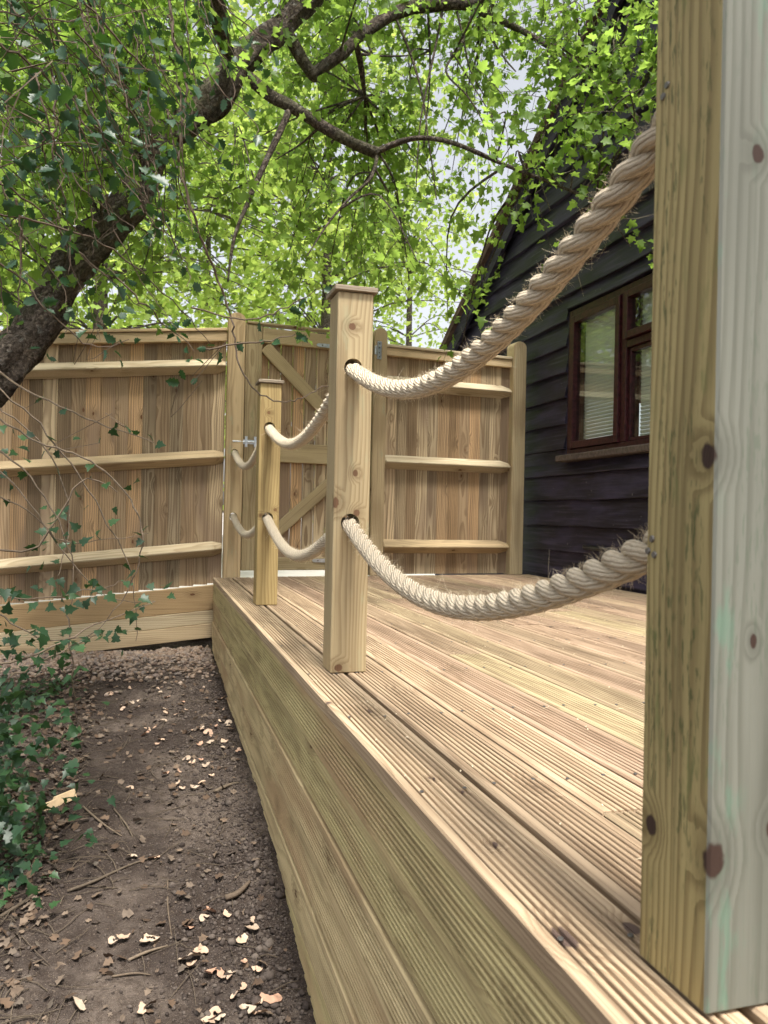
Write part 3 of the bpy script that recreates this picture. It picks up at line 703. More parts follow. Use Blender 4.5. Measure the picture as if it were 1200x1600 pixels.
V, F = [], []; tube(V, F, [(0.145 + 0.017 * math.cos(a), -0.010, -0.012 + 0.017 * math.sin(a)) for a in np.linspace(0, 2 * math.pi, 16)], 0.0028, 6); link('pull_ring', new_mesh('pull_ring', V, F), M['steel'], bl)

# left hand panel: slopes down to the left, boards stand plumb, so their feet are stepped
SL = 0.098
pl = thing('boarded_fence', 'long left fence panel sloping down behind the leaning tree', 'fence', (0.452, 5.36, -0.06), 0, 'close-boarded fence panels')
x = -0.006; nbd = 0
while x > -2.6:
    w = 0.104; zl = (x - w) * SL
    bd = feather(w, 1.655 + random.uniform(-.004, .004))
    link('board', bd, M['board'], pl, (x - w, 0.012 + random.uniform(0, .002), 0.013 + zl + w * SL), (0, random.uniform(-.0015, .0015), R_(-3.4)))
    x -= random.uniform(0.080, 0.092)
RA = -math.atan(SL)
for z, m_ in ((1.395, 0), (0.798, 0), (0.198, 0)):
    L = 2.6; me = arris('rail', L, 0.05, 0.06)
    link('rail', me, M['rail'], pl, (-0.004 - L * math.cos(RA), -0.001, z - L * SL * math.cos(RA)), (0, RA, 0))
def sloped(name, z0, z1, y0, y1, mat, x1=-0.004, x0=-2.6, bev=0.003):
    L = (x1 - x0); bm = box_data(L, y1 - y0, z1 - z0, bev)
    for v in bm.verts: v.co.z += v.co.x * SL
    me = bpy.data.meshes.new(name); bm.to_mesh(me); bm.free()
    return link(name, me, mat, pl, (x0, y0, z0 + x0 * SL))
sloped('capping_rail', 1.605, 1.668, -0.038, 0.006, M['rail']); sloped('capping', 1.671, 1.690, -0.048, 0.04, M['rail'])
sloped('gravel_board', -0.150, 0.010, -0.034, 0.008, M['gravelboard_brown'], x1=-0.006)
sloped('gravel_board', -0.236, -0.152, -0.040, 0.004, M['gravelboard'], x1=-0.006)
sloped('gravel_board', -0.330, -0.238, -0.044, 0.000, M['gravelboard'], x1=-0.006)

# ================================================================== HOUSE
WX = 2.785
def rake(z): return 7.225 - (z - 2.07) / 0.6            # far edge of the gable at height z
house = thing('weatherboarded_house', 'black weatherboarded gable wall of the house beside the deck', 'house', (WX, 4.0, -0.3))
hx, hy, hz = -WX, -4.0, 0.3
bp = 0.1785; zb0 = -0.16
WY0, WY1, WZ0, WZ1 = 3.62, 4.985, 0.83, 1.862            # window opening
def weatherboard(y0a, y1a, y0b, y1b, z, h):
    """tapered board: thick at its lower edge; y ranges at the bottom (a) and the top (b)"""
    tb, tt = 0.048, 0.009
    w = lambda: random.uniform(-.0055, .0055)
    nseg = max(1, int((y1a - y0a) / 0.22)); V, F = [], []
    for i in range(nseg + 1):
        f = i / nseg; ya = y0a + (y1a - y0a) * f; yb = y0b + (y1b - y0b) * f; d = w(); e = w()
        V += [(0, ya, 0), (-tb + d * .6, ya, e), (-tb + d * .6 - .0008, ya, 0.006 + e), (-tt, yb, h), (0, yb, h)]
    for i in range(nseg):
        for j in range(5): F.append((i * 5 + j, (i + 1) * 5 + j, (i + 1) * 5 + (j + 1) % 5, i * 5 + (j + 1) % 5))
    F.append((4, 3, 2, 1, 0)); F.append(tuple(nseg * 5 + j for j in range(5)))
    V = [(q[0], q[1] - y0a, q[2]) for q in V]
    me = new_mesh('weatherboard', V, F)
    bm = bmesh.new(); bm.from_mesh(me); bmesh.ops.recalc_face_normals(bm, faces=bm.faces[:]); bm.to_mesh(me); bm.free()
    link('weatherboard', me, M['black'], house, (0, y0a + hy, z + hz))
i = 0
while True:
    z = zb0 + i * bp; i += 1
    if z > 4.5: break
    h = bp + 0.018
    far_a = min(7.6, rake(z)) - 0.02; far_b = min(7.6, rake(z + h)) - 0.02
    near_a = -1.2 if z < 2.0 else -1.2 + (z - 2.0) / 0.6; near_b = -1.2 if z + h < 2.0 else -1.2 + (z + h - 2.0) / 0.6
    if far_a - near_a < 0.1: break
    if z + h > WZ0 + 0.02 and z < WZ1 - 0.02:
        lo = z
        if z < WZ0:                                        # board under the sill: notched
            weatherboard(near_a, far_a, near_a, far_a, z, WZ0 - z - 0.012); 
            continue
        weatherboard(WY1 + 0.01, far_a, WY1 + 0.01, far_b, z, h)
        weatherboard(near_a, WY0 - 0.01, near_b, WY0 - 0.01, z, h)
        if z + h > WZ1 + 0.03: weatherboard(WY0, WY1, WY0, WY1, WZ1 + 0.012, z + h - WZ1 - 0.012)
    else: weatherboard(near_a, far_a, near_b, far_b, z, h)
def poly_x(name, pts, x0, x1, mat):
    V = [(x0, y + hy, z + hz) for y, z in pts] + [(x1, y + hy, z + hz) for y, z in pts]; n = len(pts)
    F = [tuple(range(n)), tuple(range(2 * n - 1, n - 1, -1))] + [(i, i + n, (i + 1) % n + n, (i + 1) % n) for i in range(n)]
    me = new_mesh(name, V, F); bm = bmesh.new(); bm.from_mesh(me); bmesh.ops.recalc_face_normals(bm, faces=bm.faces[:]); bm.to_mesh(me); bm.free()
    return link(name, me, mat, house)
ap = (7.225 + -1.2) / 2 + 0.05
zr = lambda y: 2.07 + (7.225 - y) * 0.6
# wall core in four pieces round the window opening
poly_x('wall_core', [(WY1, -0.3), (7.2, -0.3), (7.2, zr(7.2) - .06), (WY1, zr(WY1) - .06)], 0.002, 0.12, M['black'])
poly_x('wall_core', [(WY0, -0.3), (WY1, -0.3), (WY1, WZ0), (WY0, WZ0)], 0.002, 0.12, M['black'])
poly_x('wall_core', [(WY0, WZ1), (WY1, WZ1), (WY1, zr(WY1) - .06), (WY0, zr(WY0) - .06)], 0.002, 0.12, M['black'])
poly_x('wall_core', [(-1.2, -0.3), (WY0, -0.3), (WY0, zr(WY0) - .06), (ap, zr(ap) - .06), (-1.2, 2.0)], 0.002, 0.12, M['black'])
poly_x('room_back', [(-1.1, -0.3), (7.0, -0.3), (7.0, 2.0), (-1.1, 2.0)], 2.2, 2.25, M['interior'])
e = 0.60
poly_x('bargeboard', [(7.62, zr(7.62) - .03), (7.62, zr(7.62) - .205), (ap, zr(ap) - .205), (ap, zr(ap) - .03)], -0.100, -0.070, M['black'])
poly_x('roof', [(7.75, zr(7.75) - .026), (7.75, zr(7.75) + .05), (ap, zr(ap) + .05), (-1.7, 1.85), (-1.7, 1.77), (ap, zr(ap) - .026)], -0.14, 4.5, M['rooftile'])
V, F = [], []; tube(V, F, [(0.02, 4.352 + hy + 0.02, 0.238 + hz), (-0.035, 4.36 + hy, 0.236 + hz), (-0.055, 4.42 + hy, 0.236 + hz), (-0.055, 4.68 + hy, 0.243 + hz)], 0.016, 12)
link('overflow_pipe', new_mesh('overflow_pipe', V, F, True), M['blackplastic'], house)
# window: frame with mullion and transom, sashes, panes, sill, blinds
def bars(name, rects, x0, x1, mat, parent, bev=0.003):
    """one mesh of mitre-less bars given as (y0,y1,z0,z1)"""
    bm = bmesh.new()
    for (y0, y1, z0, z1) in rects:
        b2 = box_data(x1 - x0, y1 - y0, z1 - z0, bev); tmp = bpy.data.meshes.new('t'); b2.to_mesh(tmp); b2.free()
        nv = len(bm.verts); bm.from_mesh(tmp); bpy.data.meshes.remove(tmp); bm.verts.ensure_lookup_table()
        for v in bm.verts[nv:]: v.co += Vector((x0, y0 + hy, z0 + hz))
    me = bpy.data.meshes.new(name); bm.to_mesh(me); bm.free(); return link(name, me, mat, parent)
YM0, YM1 = 4.275, 4.335                                  # mullion
win = bars('window', [(WY1 - 0.045, WY1, WZ0 + 0.036, WZ1), (WY0, WY0 + 0.045, WZ0 + 0.036, WZ1), (WY0 + 0.047, WY1 - 0.047, WZ1 - 0.045, WZ1), (WY0 + 0.047, WY1 - 0.047, WZ0 + 0.036, WZ0 + 0.072), (YM0, YM1, WZ0 + 0.074, WZ1 - 0.047), (WY0 + 0.047, YM0 - 0.002, 1.475, 1.520)], -0.030, 0.07, M['joinery'], house)
def ring(y0, y1, z0, z1, w): return [(y0, y0 + w, z0, z1), (y1 - w, y1, z0, z1), (y0 + w + .001, y1 - w - .001, z0, z0 + w), (y0 + w + .001, y1 - w - .001, z1 - w, z1)]
bars('sash', ring(YM1 + 0.002, WY1 - 0.047, WZ0 + 0.075, WZ1 - 0.048, 0.048), -0.046, 0.03, M['joinery'], win)
bars('sash', ring(WY0 + 0.049, YM0 - 0.002, 1.523, WZ1 - 0.048, 0.044), -0.060, 0.02, M['joinery'], win)
bars('sash', ring(WY0 + 0.049, YM0 - 0.002, WZ0 + 0.075, 1.472, 0.022), -0.012, 0.03, M['joinery'], win)
def pane(y0, y1, z0, z1, x): bars('pane', [(y0, y1, z0, z1)], x, x + 0.006, M['glass'], win, 0)
pane(YM1 + 0.046, WY1 - 0.091, WZ0 + 0.118, WZ1 - 0.092, -0.018)
pane(WY0 + 0.089, YM0 - 0.042, 1.563, WZ1 - 0.088, -0.030)
pane(WY0 + 0.067, YM0 - 0.020, WZ0 + 0.094, 1.454, 0.004)
bars('sill', [(WY0 - 0.05, WY1 + 0.055, WZ0 - 0.010, WZ0 + 0.034)], -0.090, 0.04, M['sill'], win, 0.006)
bars('side_trim', [(WY1 + 0.002, WY1 + 0.012, WZ0 + 0.03, WZ1)], -0.030, -0.002, M['black'], win, 0)
slat = extrude('blind_slat', [(-0.011, -0.006), (-0.010, -0.0068), (0.011, 0.006), (0.010, 0.0068)], 'X', 0.001, 1)
def slats(y0, y1, z0, z1):
    bm = bmesh.new(); zz = z0
    V = [(0.004, 0, -0.0105), (-0.0015, 0, 0.0), (-0.004, 0, 0.0095), (0.004, y1 - y0, -0.0105), (-0.0015, y1 - y0, 0.0), (-0.004, y1 - y0, 0.0095)]
    V += [(a + 0.001, b, c) for a, b, c in V]
    F = [(0, 1, 4, 3), (1, 2, 5, 4), (6, 9, 10, 7), (7, 10, 11, 8), (0, 3, 9, 6), (2, 8, 11, 5), (0, 6, 7, 1), (1, 7, 8, 2), (3, 4, 10, 9), (4, 5, 11, 10)]
    me = new_mesh('blind_slat', V, F)
    while zz < z1: link('blind_slat', me, M['blind'], win, (0.045, y0 + hy, zz + hz)); zz += 0.0235
slats(YM1 + 0.01, WY1 - 0.10, WZ0 + 0.06, WZ1 - 0.04)
slats(WY0 + 0.05, YM0 - 0.05, WZ0 + 0.06, WZ1 - 0.04)

# ================================================================== VEGETATION
def outline(half): return np.array([(x, y) for x, y in half] + [(x, -y) for x, y in half[-2:0:-1]])
MAPLE = outline([(0, 0), (0.0, 0.18), (-0.02, 0.36), (0.10, 0.38), (0.24, 0.29), (0.34, 0.42), (0.44, 0.58), (0.56, 0.53), (0.54, 0.26), (0.70, 0.27), (0.84, 0.16), (1.0, 0)])
SIMPLE = outline([(0, 0), (0.12, 0.40), (0.42, 0.22), (0.56, 0.42), (1.0, 0)])
HOLLY = outline([(0, 0), (0.10, 0.13), (0.16, 0.30), (0.30, 0.22), (0.42, 0.36), (0.55, 0.22), (0.68, 0.32), (0.78, 0.14), (1.0, 0)])
IVY = outline([(0, 0), (-0.10, 0.16), (0.02, 0.46), (0.24, 0.30), (0.40, 0.42), (0.55, 0.20), (1.0, 0)])
def template(ol, droop=0.25, fold=0.25):
    c = np.array([[0.40, 0.0]]); P = np.concatenate([c, ol]); n = len(ol)
    V = np.zeros((n + 1, 3)); V[:, :2] = P; V[:, 2] = fold * np.abs(P[:, 1]) - droop * P[:, 0] ** 2
    F = np.array([(0, 1 + i, 1 + (i + 1) % n) for i in range(n)]); return V, F
T_MAPLE, T_SIMPLE, T_HOLLY, T_IVY = template(MAPLE), template(SIMPLE, .2, .2), template(HOLLY, .15, .35), template(IVY, .2, .12)
def leaf_frames(nrm, dr):
    d = dr - nrm * (dr * nrm).sum(1, keepdims=True); d /= np.linalg.norm(d, axis=1, keepdims=True) + 1e-9
    return d, np.cross(nrm, d)
def leaf_arrays(tmp, pos, nrm, dr, size):
    V0, F0 = tmp; N = len(pos); k = len(V0); d, s = leaf_frames(nrm, dr)
    curl = rng.uniform(0.3, 1.8, N)
    V = pos[:, None, :] + size[:, None, None] * (V0[None, :, 0:1] * d[:, None, :] + V0[None, :, 1:2] * s[:, None, :] + (V0[None, :, 2] * curl[:, None])[:, :, None] * nrm[:, None, :])
    F = (F0[None] + (np.arange(N) * k)[:, None, None]).reshape(-1, 3)
    return V.reshape(-1, 3), F, np.repeat(rng.uniform(0, 1, N), k)
def unit(v): return v / (np.linalg.norm(v, axis=-1, keepdims=True) + 1e-9)
class Leaves:
    def __init__(s): s.p, s.n, s.d, s.s = [], [], [], []
    def add(s, p, n, d, sz): s.p.append(np.asarray(p, float)); s.n.append(np.asarray(n, float)); s.d.append(np.asarray(d, float)); s.s.append(sz)
    def arrays(s): return np.array(s.p), unit(np.array(s.n)), unit(np.array(s.d)), np.array(s.s)
def emit_leaves(L, tmp, mat, root, off, part='crown', singles=300, leafname='leaf', maxd=99):
    """the leaves that show largest become objects of their own, the rest one mesh"""
    p, nn, d, sz = L.arrays(); px, py, z = toscreen(p)
    big = np.where((px > -5) & (px < 1205) & (py > -5) & (py < 1605) & (z > 0.1) & (z < maxd), sz / np.maximum(z, 0.1), 0)
    order = np.argsort(-big); pick = np.zeros(len(p), bool)
    if singles: pick[order[:singles]] = big[order[:singles]] > 0
    rest = ~pick
    V, F, ti = leaf_arrays(tmp, p[rest] - np.array(off), nn[rest], d[rest], sz[rest])
    tag(link(part, np_mesh(part, V, F, False, ti), mat, root), kind='stuff')
    if singles:
        base = []
        for q in range(4):
            V0, F0 = tmp; Vq = V0.copy(); Vq[:, 2] *= (0.4, 0.8, 1.2, 1.7)[q]
            me = np_mesh(leafname, Vq, F0); me.materials.append(mat); base.append(me)
        dd, ss = leaf_frames(nn, d)
        for i in np.where(pick)[0]:
            o = bpy.data.objects.new(leafname, base[i % 4]); COL.objects.link(o); o.parent = root
            m = Matrix(((dd[i][0], ss[i][0], nn[i][0]), (dd[i][1], ss[i][1], nn[i][1]), (dd[i][2], ss[i][2], nn[i][2])))
            o.location = p[i] - np.array(off); o.rotation_euler = m.to_euler(); o.scale = (sz[i],) * 3
def rvec(s=1.0): return Vector((random.gauss(0, s), random.gauss(0, s), random.gauss(0, s)))
def spray(L, TV, TF, o, d, length, nleaf, size, off, droop=0.5, tilt=0.75, twig_r=0.0016, twig=True):
    """a leafy twig: bent stem, leaves alternating along it"""
    d = Vector(d).normalized(); pts = [Vector(o)]; cur = d.copy(); st = length / 5
    for i in range(5):
        cur = (cur + Vector((0, 0, -droop * 0.22)) + rvec(0.13)).normalized(); pts.append(pts[-1] + cur * st)
    if twig: tube(TV, TF, [q - off for q in pts], lerp_list([twig_r * 1.4, twig_r * 0.5], 6), 3, cap=False)
    side = cur.cross(Vector((0, 0, 1)))
    side = side.normalized() if side.length > .1 else Vector((1, 0, 0))
    for i in range(nleaf):
        t = (i + random.random()) / nleaf * 4.999; k = int(t); q = pts[k].lerp(pts[k + 1], t - k)
        s = 1 if i % 2 else -1
        ld = (cur * random.uniform(0.1, 0.9) + side * s * random.uniform(0.4, 1.1) + Vector((0, 0, random.uniform(-1.0, 0.1))) + rvec(.2)).normalized()
        nn = (Vector((0, 0, 1)) * random.uniform(0.3, 1.0) + rvec(tilt)).normalized()
        L.add(q + ld * size * random.uniform(.25, .6), nn, ld, size * random.uniform(0.65, 1.2))
def px_path(pp, n=7): return spline([at(a, b, y) for a, b, y in pp], n)

# ---- leaning field maple
TR = at(-110, 1290, 2.95); TR.z = gz(TR.x, TR.y) - 0.03
maple = thing('maple_tree', 'leaning rough-barked maple tree with a leafy crown over the deck', 'tree', TR)
limbs = []
def limb(name, pp, rad, k=10, rough=0.25, n=7, root=maple, mat=None, off=None):
    P = px_path(pp, n); r = lerp_list(rad, len(P)); V, F = [], []
    tube(V, F, [q - (off or TR) for q in P], r, k, rough)
    link(name, new_mesh(name, V, F, True), mat or M['bark'], root)
    limbs.extend((q, rr) for q, rr in zip(P, r)); return P
pb = [(-110, 1330, 2.95), (-150, 1100, 3.05), (-165, 850, 3.2), (-95, 690, 3.35), (-8, 590, 3.5), (60, 508, 3.6), (119, 404, 3.65), (200, 325, 3.7), (246, 226, 3.72), (320, 168, 3.75), (372, 100, 3.8), (440, 40, 3.85), (530, -50, 3.95), (640, -200, 4.1)]
limb('trunk', pb, [.13, .11, .10, .095, .086, .082, .078, .075, .072, .069, .064, .056, .046, .036], 22, 0.5, 9)
limb('limb', [(372, 105, 3.8), (420, 148, 3.75), (452, 165, 3.72), (500, 195, 3.7), (545, 220, 3.68), (592, 240, 3.66)], [.034, .030, .028, .025, .024, .028], 10, 0.35)
limb('limb', [(586, 238, 3.66), (640, 217, 3.6), (690, 219, 3.55), (740, 236, 3.5), (790, 258, 3.45), (850, 281, 3.4), (940, 318, 3.3)], [.016, .013, .011, .0105, .010, .009, .006], 7)
limb('limb', [(590, 236, 3.66), (581, 275, 3.6), (546, 310, 3.55), (512, 350, 3.5), (480, 400, 3.45)], [.010, .009, .007, .005, .003], 6)
limb('limb', [(453, 170, 3.72), (430, 222, 3.65), (405, 275, 3.6), (385, 322, 3.55), (366, 372, 3.5), (356, 440, 3.5)], [.016, .015, .012, .010, .008, .004], 7)
limb('limb', [(445, 45, 3.85), (470, 88, 3.85), (490, 118, 3.86), (496, 122, 3.86)], [.034, .030, .028, .012], 9)
limb('limb', [(488, 116, 3.86), (530, 86, 3.9), (570, 50, 3.95), (620, 20, 4.0), (680, 7, 4.0), (745, 6, 4.0)], [.024, .028, .029, .031, .036, .036], 10, 0.35)
limb('limb', [(740, 8, 4.0), (770, 28, 3.95), (812, 46, 3.9), (862, 76, 3.8), (930, 122, 3.6), (1000, 185, 3.5)], [.024, .022, .018, .014, .010, .006], 8)
limb('limb', [(745, 4, 4.0), (820, -60, 4.0), (920, -140, 3.8)], [.034, .028, .016], 8)
limb('limb', [(340, -10, 3.4), (345, 50, 3.55), (365, 105, 3.78)], [.034, .032, .03], 8)
limb('limb', [(338, -5, 3.4), (300, -120, 3.2), (220, -260, 2.9)], [.032, .026, .014], 8)
limb('limb', [(250, 235, 3.72), (200, 130, 4.0), (120, 20, 4.3), (20, -90, 4.5)], [.036, .028, .02, .012], 8)
limb('limb', [(552, 50, 3.95), (565, 110, 4.1), (570, 150, 4.2)], [.014, .016, .008], 7)
for pp in ([(618, 26, 4.0), (642, 86, 3.95), (656, 132, 3.9), (664, 172, 3.9), (669, 216, 3.85), (676, 262, 3.85), (682, 312, 3.8)],
           [(692, 12, 4.0), (681, 70, 3.95), (666, 140, 3.9), (656, 200, 3.9), (650, 292, 3.85)],
           [(669, 20, 4.0), (672, 90, 4.05), (670, 150, 4.1), (662, 230, 4.1)],
           [(737, 25, 4.0), (720, 70, 3.95), (697, 111, 3.9), (730, 150, 3.85), (755, 192, 3.8), (767, 250, 3.75)],
           [(714, 18, 4.0), (724, 60, 4.0), (735, 110, 4.0), (757, 150, 4.0)], [(748, 30, 4.0), (786, 88, 3.9), (806, 112, 3.85)],
           [(563, 85, 4.1), (610, 88, 4.2), (670, 85, 4.3)], [(497, 200, 3.7), (470, 225, 3.8), (430, 250, 3.9)]):
    limb('branch', pp, [.0075, .006, .0045, .003], 5, 0.2, 6)
LM, TV, TF = Leaves(), [], []
mainlimbs = [q for q, r in limbs if r > 0.006]
def hole(px, py):                                          # where the sky shows in the photograph the crown is thin
    for hx_, hy_, rr, pr_ in ((790, 300, 55, .9), (760, 400, 50, .85), (700, 110, 40, .7), (150, 450, 30, .4), (590, 270, 25, .5), (420, 270, 25, .5), (690, 470, 60, .6), (300, 330, 50, .5)):
        if (px - hx_) ** 2 + (py - hy_) ** 2 < rr * rr and random.random() < pr_: return True
    return False
def cluster(c, nspr, size, L=LM, TV_=None, TF_=None, off=TR, src=mainlimbs, nleaf=11, spread=1.0):
    tv, tf = (TV, TF) if TV_ is None else (TV_, TF_)
    if src is not None:
        s = min(src, key=lambda q: (q - c).length); mid = (s + c) / 2 + Vector((0, 0, 0.12)) + rvec(0.06)
        P = spline([s, mid, c], 5); ln = (c - s).length
        tube(tv, tf, [q - off for q in P], lerp_list([min(.010, .004 + ln * .003), .0025], len(P)), 4, cap=False)
        dirv = (c - mid).normalized()
    else: dirv = rvec().normalized(); P = [c]
    for i in range(nspr):
        o = P[random.randrange(len(P) // 3, len(P))] + rvec(0.05 * spread) if len(P) > 3 else c + rvec(0.16 * spread)
        d = (dirv * 0.6 + rvec(0.7) + Vector((0, 0, -0.05))).normalized()
        spray(L, tv, tf, o, d, random.uniform(0.22, 0.48) * spread, nleaf, size, off, twig=(TV_ is None))
KEEP = [(-8 + 30 * i, 590 - 42 * i) for i in range(3)] + [(60 + i * 24, 508 - i * 33) for i in range(14)] + [(372 + i * 28, 105 + i * 17) for i in range(9)] + [(490, 115), (530, 86), (570, 50), (620, 20), (680, 8), (740, 6), (640, 217), (690, 219), (740, 236)]
placed = 0; tries = 0
while placed < 185 and tries < 4000:
    tries += 1
    px, py = random.uniform(-160, 1120), random.uniform(-130, 455); Y = random.uniform(3.0, 5.6)
    if px > 700 and py > 300: continue
    if py > 330 and random.random() < 0.5: continue
    if px > 780: Y = random.uniform(2.9, 4.2)
    if px > 800 and py > 150: continue
    if px > 800 and random.random() < .45: continue
    c = at(px, py, Y)
    if c.x > 2.35 and c.z < 3.4: continue
    if hole(px, py): continue
    if Y < 4.6 and any((px - a) ** 2 + (py - b) ** 2 < 62 ** 2 for a, b in KEEP): c = at(px, py, Y + 1.3)
    cluster(c, random.randint(6, 9), 0.046); placed += 1
for (px, py, Y, ns) in ((720, 545, 4.6, 2), (745, 460, 4.4, 4), (700, 505, 4.5, 3), (860, 330, 3.3, 3), (985, 385, 3.2, 2), (960, 300, 3.2, 2), (800, 330, 3.6, 3), (905, 230, 3.3, 3), (950, 160, 3.2, 4), (1005, 100, 3.1, 5), (880, 130, 3.5, 4), (850, 60, 3.6, 4), (980, 40, 3.2, 5), (840, 220, 3.5, 3), (780, 200, 3.8, 3), (640, 440, 4.2, 4), (560, 420, 4.4, 3), (790, 100, 4.0, 6), (830, 150, 3.7, 5), (835, 80, 4.0, 5), (900, 70, 3.5, 5), (940, 115, 3.3, 4), (760, 50, 4.2, 5), (870, 180, 3.5, 4), (900, 30, 3.4, 5), (960, 80, 3.2, 5), (1000, 60, 3.1, 5), (920, 170, 3.3, 5), (985, 200, 3.15, 4), (860, 110, 3.6, 5), (830, 250, 3.5, 4)):
    cluster(at(px, py, Y), ns, 0.046, nleaf=9, spread=0.72)
tag(link('twigs', new_mesh('twigs', TV, TF), M['bark'], maple), kind='stuff')
emit_leaves(LM, T_MAPLE, M['maple'], maple, TR, 'crown', 300)

# ---- trees beyond the fence
def far_tree(x, y, h, r, nclus, label, lo=1.2, size=0.085, lean=(0, 0)):
    base = Vector((x, y, -0.3)); t = thing('broadleaf_tree', label, 'tree', base, 0, 'trees beyond the fence')
    V, F = [], []; P = spline([(0, 0, 0), (lean[0] * .3, lean[1] * .3, h * .35), (lean[0], lean[1], h * .9)], 6); tube(V, F, P, lerp_list([.10, .08, .03], len(P)), 10, .2)
    link('trunk', new_mesh('trunk', V, F, True), M['bark'], t)
    L = Leaves(); V, F = [], []; nodes = [q + base for q in P[1:]]
    for i in range(nclus):
        a = random.uniform(0, 6.28); zz = random.uniform(lo, h); f = (zz - lo) / (h - lo)
        rr = r * (0.55 + 0.45 * math.sin(min(1, f * 1.15 + .1) * math.pi)) * math.sqrt(random.uniform(0.12, 1.0))
        c = Vector((x + lean[0] * f + math.cos(a) * rr, y + lean[1] * f + math.sin(a) * rr * 0.8, zz))
        if c.y < 5.75: c.y = 5.75 + random.random() * .6
        if c.x > 2.6 and c.z < 2.07 + (7.225 - c.y) * .6 + .5: continue
        s = min(nodes, key=lambda q: (q - c).length); mid = (s + c) / 2 + Vector((0, 0, .25))
        Q = spline([s, mid, c], 4); tube(V, F, [q - base for q in Q], lerp_list([.015, .005], len(Q)), 4, cap=False)
        cluster(c, 8, size, L, [], [], base, None, 10, 1.9)
    tag(link('limbs', new_mesh('limbs', V, F), M['bark'], t), kind='stuff')
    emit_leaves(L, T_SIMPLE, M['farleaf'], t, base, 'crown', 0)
far_tree(-3.6, 8.6, 6.5, 2.4, 125, 'bushy green tree behind the left end of the fence')
far_tree(-0.6, 9.4, 7.5, 2.6, 155, 'pale green leafy tree rising behind the left fence panel')
far_tree(2.2, 10.6, 7.0, 2.4, 125, 'bright green tree filling the view above the gate')
far_tree(4.3, 13.5, 6.0, 2.2, 60, 'small light green tree glimpsed beside the house gable')
far_tree(-4.5, 15.0, 10.0, 4.2, 150, 'tall distant tree far behind the fence on the left', 2.0, 0.15)
far_tree(1.0, 17.0, 10.0, 4.4, 150, 'tall distant tree far behind the gate', 2.0, 0.15)

# ---- holly and ivy stems hanging in front of the trunk
HB = Vector((-1.25, 2.3, gz(-1.25, 2.3)))
holly = thing('holly_bush', 'dark glossy holly with long thin hanging stems at the left', 'bush', HB)
HL, HV, HF = Leaves(), [], []
def stem(pp, r, nleaf, size=0.055, L=None, n=6, wob=0.012):
    P = px_path(pp, n); P = [p + rvec(wob) * 0.25 for p in P]
    tube(HV, HF, [q - HB for q in P], lerp_list([r, r * .8, r * .35], len(P)), 5, cap=False)
    for i in range(nleaf):
        k = random.randrange(1, len(P)); q = P[k]
        ld = (rvec(.8) + Vector((0, 0, -.35))).normalized(); nn = (Vector((0, 0, .5)) + rvec(.7)).normalized()
        (L or HL).add(q + ld * .012, nn, ld, size * random.uniform(.6, 1.15))
V, F = [], []
for k in range(3):
    Pm = spline([HB + Vector((0, 0, -.04)) + rvec(.03), HB + Vector((-.05 + .1 * k, .1, .9)), HB + Vector((.1 - .15 * k, .35, 1.9)), HB + Vector((.35 - .2 * k, .5, 2.8))], 6)
    tube(V, F, [q - HB for q in Pm], lerp_list([.03, .018, .006], len(Pm)), 7, .2)
link('trunk', new_mesh('trunk', V, F, True), M['bark'], holly)
main = [[(262, -20, 2.9), (272, 60, 2.9), (291, 130, 2.9), (284, 200, 2.9), (282, 260, 2.9), (298, 320, 2.9), (322, 392, 2.95), (345, 450, 3.0), (366, 520, 3.0), (374, 570, 3.0), (402, 612, 3.0), (440, 628, 3.0), (478, 618, 3.0), (512, 600, 3.0)],
        [(80, 110, 2.6), (88, 180, 2.6), (82, 240, 2.6), (98, 300, 2.65), (110, 360, 2.7), (108, 430, 2.7)],
        [(118, 48, 2.5), (170, 110, 2.6), (205, 165, 2.7), (232, 210, 2.8)], [(130, 0, 2.5), (190, 70, 2.6), (250, 130, 2.7), (300, 185, 2.8)],
        [(95, 115, 2.5), (130, 170, 2.5), (160, 215, 2.6), (176, 260, 2.6)], [(-20, 270, 2.4), (60, 330, 2.5), (120, 390, 2.6), (180, 445, 2.6), (230, 490, 2.7)],
        [(26, 310, 2.4), (32, 360, 2.4), (30, 430, 2.4), (25, 500, 2.4)], [(-30, 10, 2.2), (60, 30, 2.3), (140, 30, 2.4), (250, 10, 2.6)],
        [(-20, 60, 2.1), (50, 100, 2.2), (120, 190, 2.4), (160, 290, 2.5), (180, 350, 2.6)], [(-20, 330, 2.4), (70, 350, 2.5), (160, 380, 2.6), (270, 470, 2.8), (330, 540, 2.9)],
        [(300, 480, 2.9), (380, 500, 2.9), (450, 480, 2.9), (500, 450, 2.9)], [(320, 545, 2.9), (390, 535, 2.9), (430, 530, 2.9), (468, 520, 2.9)],
        [(170, 420, 2.6), (220, 470, 2.6), (260, 510, 2.7), (305, 545, 2.7)], [(-20, 400, 2.3), (40, 440, 2.4), (70, 480, 2.4), (140, 540, 2.5), (200, 535, 2.5)]]
for i, pp in enumerate(main): stem(pp, 0.0055 if i == 0 else random.uniform(.0026, .004), 5 if i == 0 else 7, 0.046)
for i in range(80):                                        # tangle of fine stems in the upper left
    px, py, Y = random.uniform(-40, 330), random.uniform(-60, 330), random.uniform(1.9, 3.3)
    if px + py * .6 > 430: continue
    dx, dy = random.uniform(10, 130), random.uniform(60, 240)
    stem([(px, py, Y), (px + dx * .3, py + dy * .4, Y), (px + dx * .8, py + dy * .8, Y + .05), (px + dx * random.uniform(.6, 1.3), py + dy, Y)], random.uniform(.0014, .0026), random.randint(3, 9), 0.044)
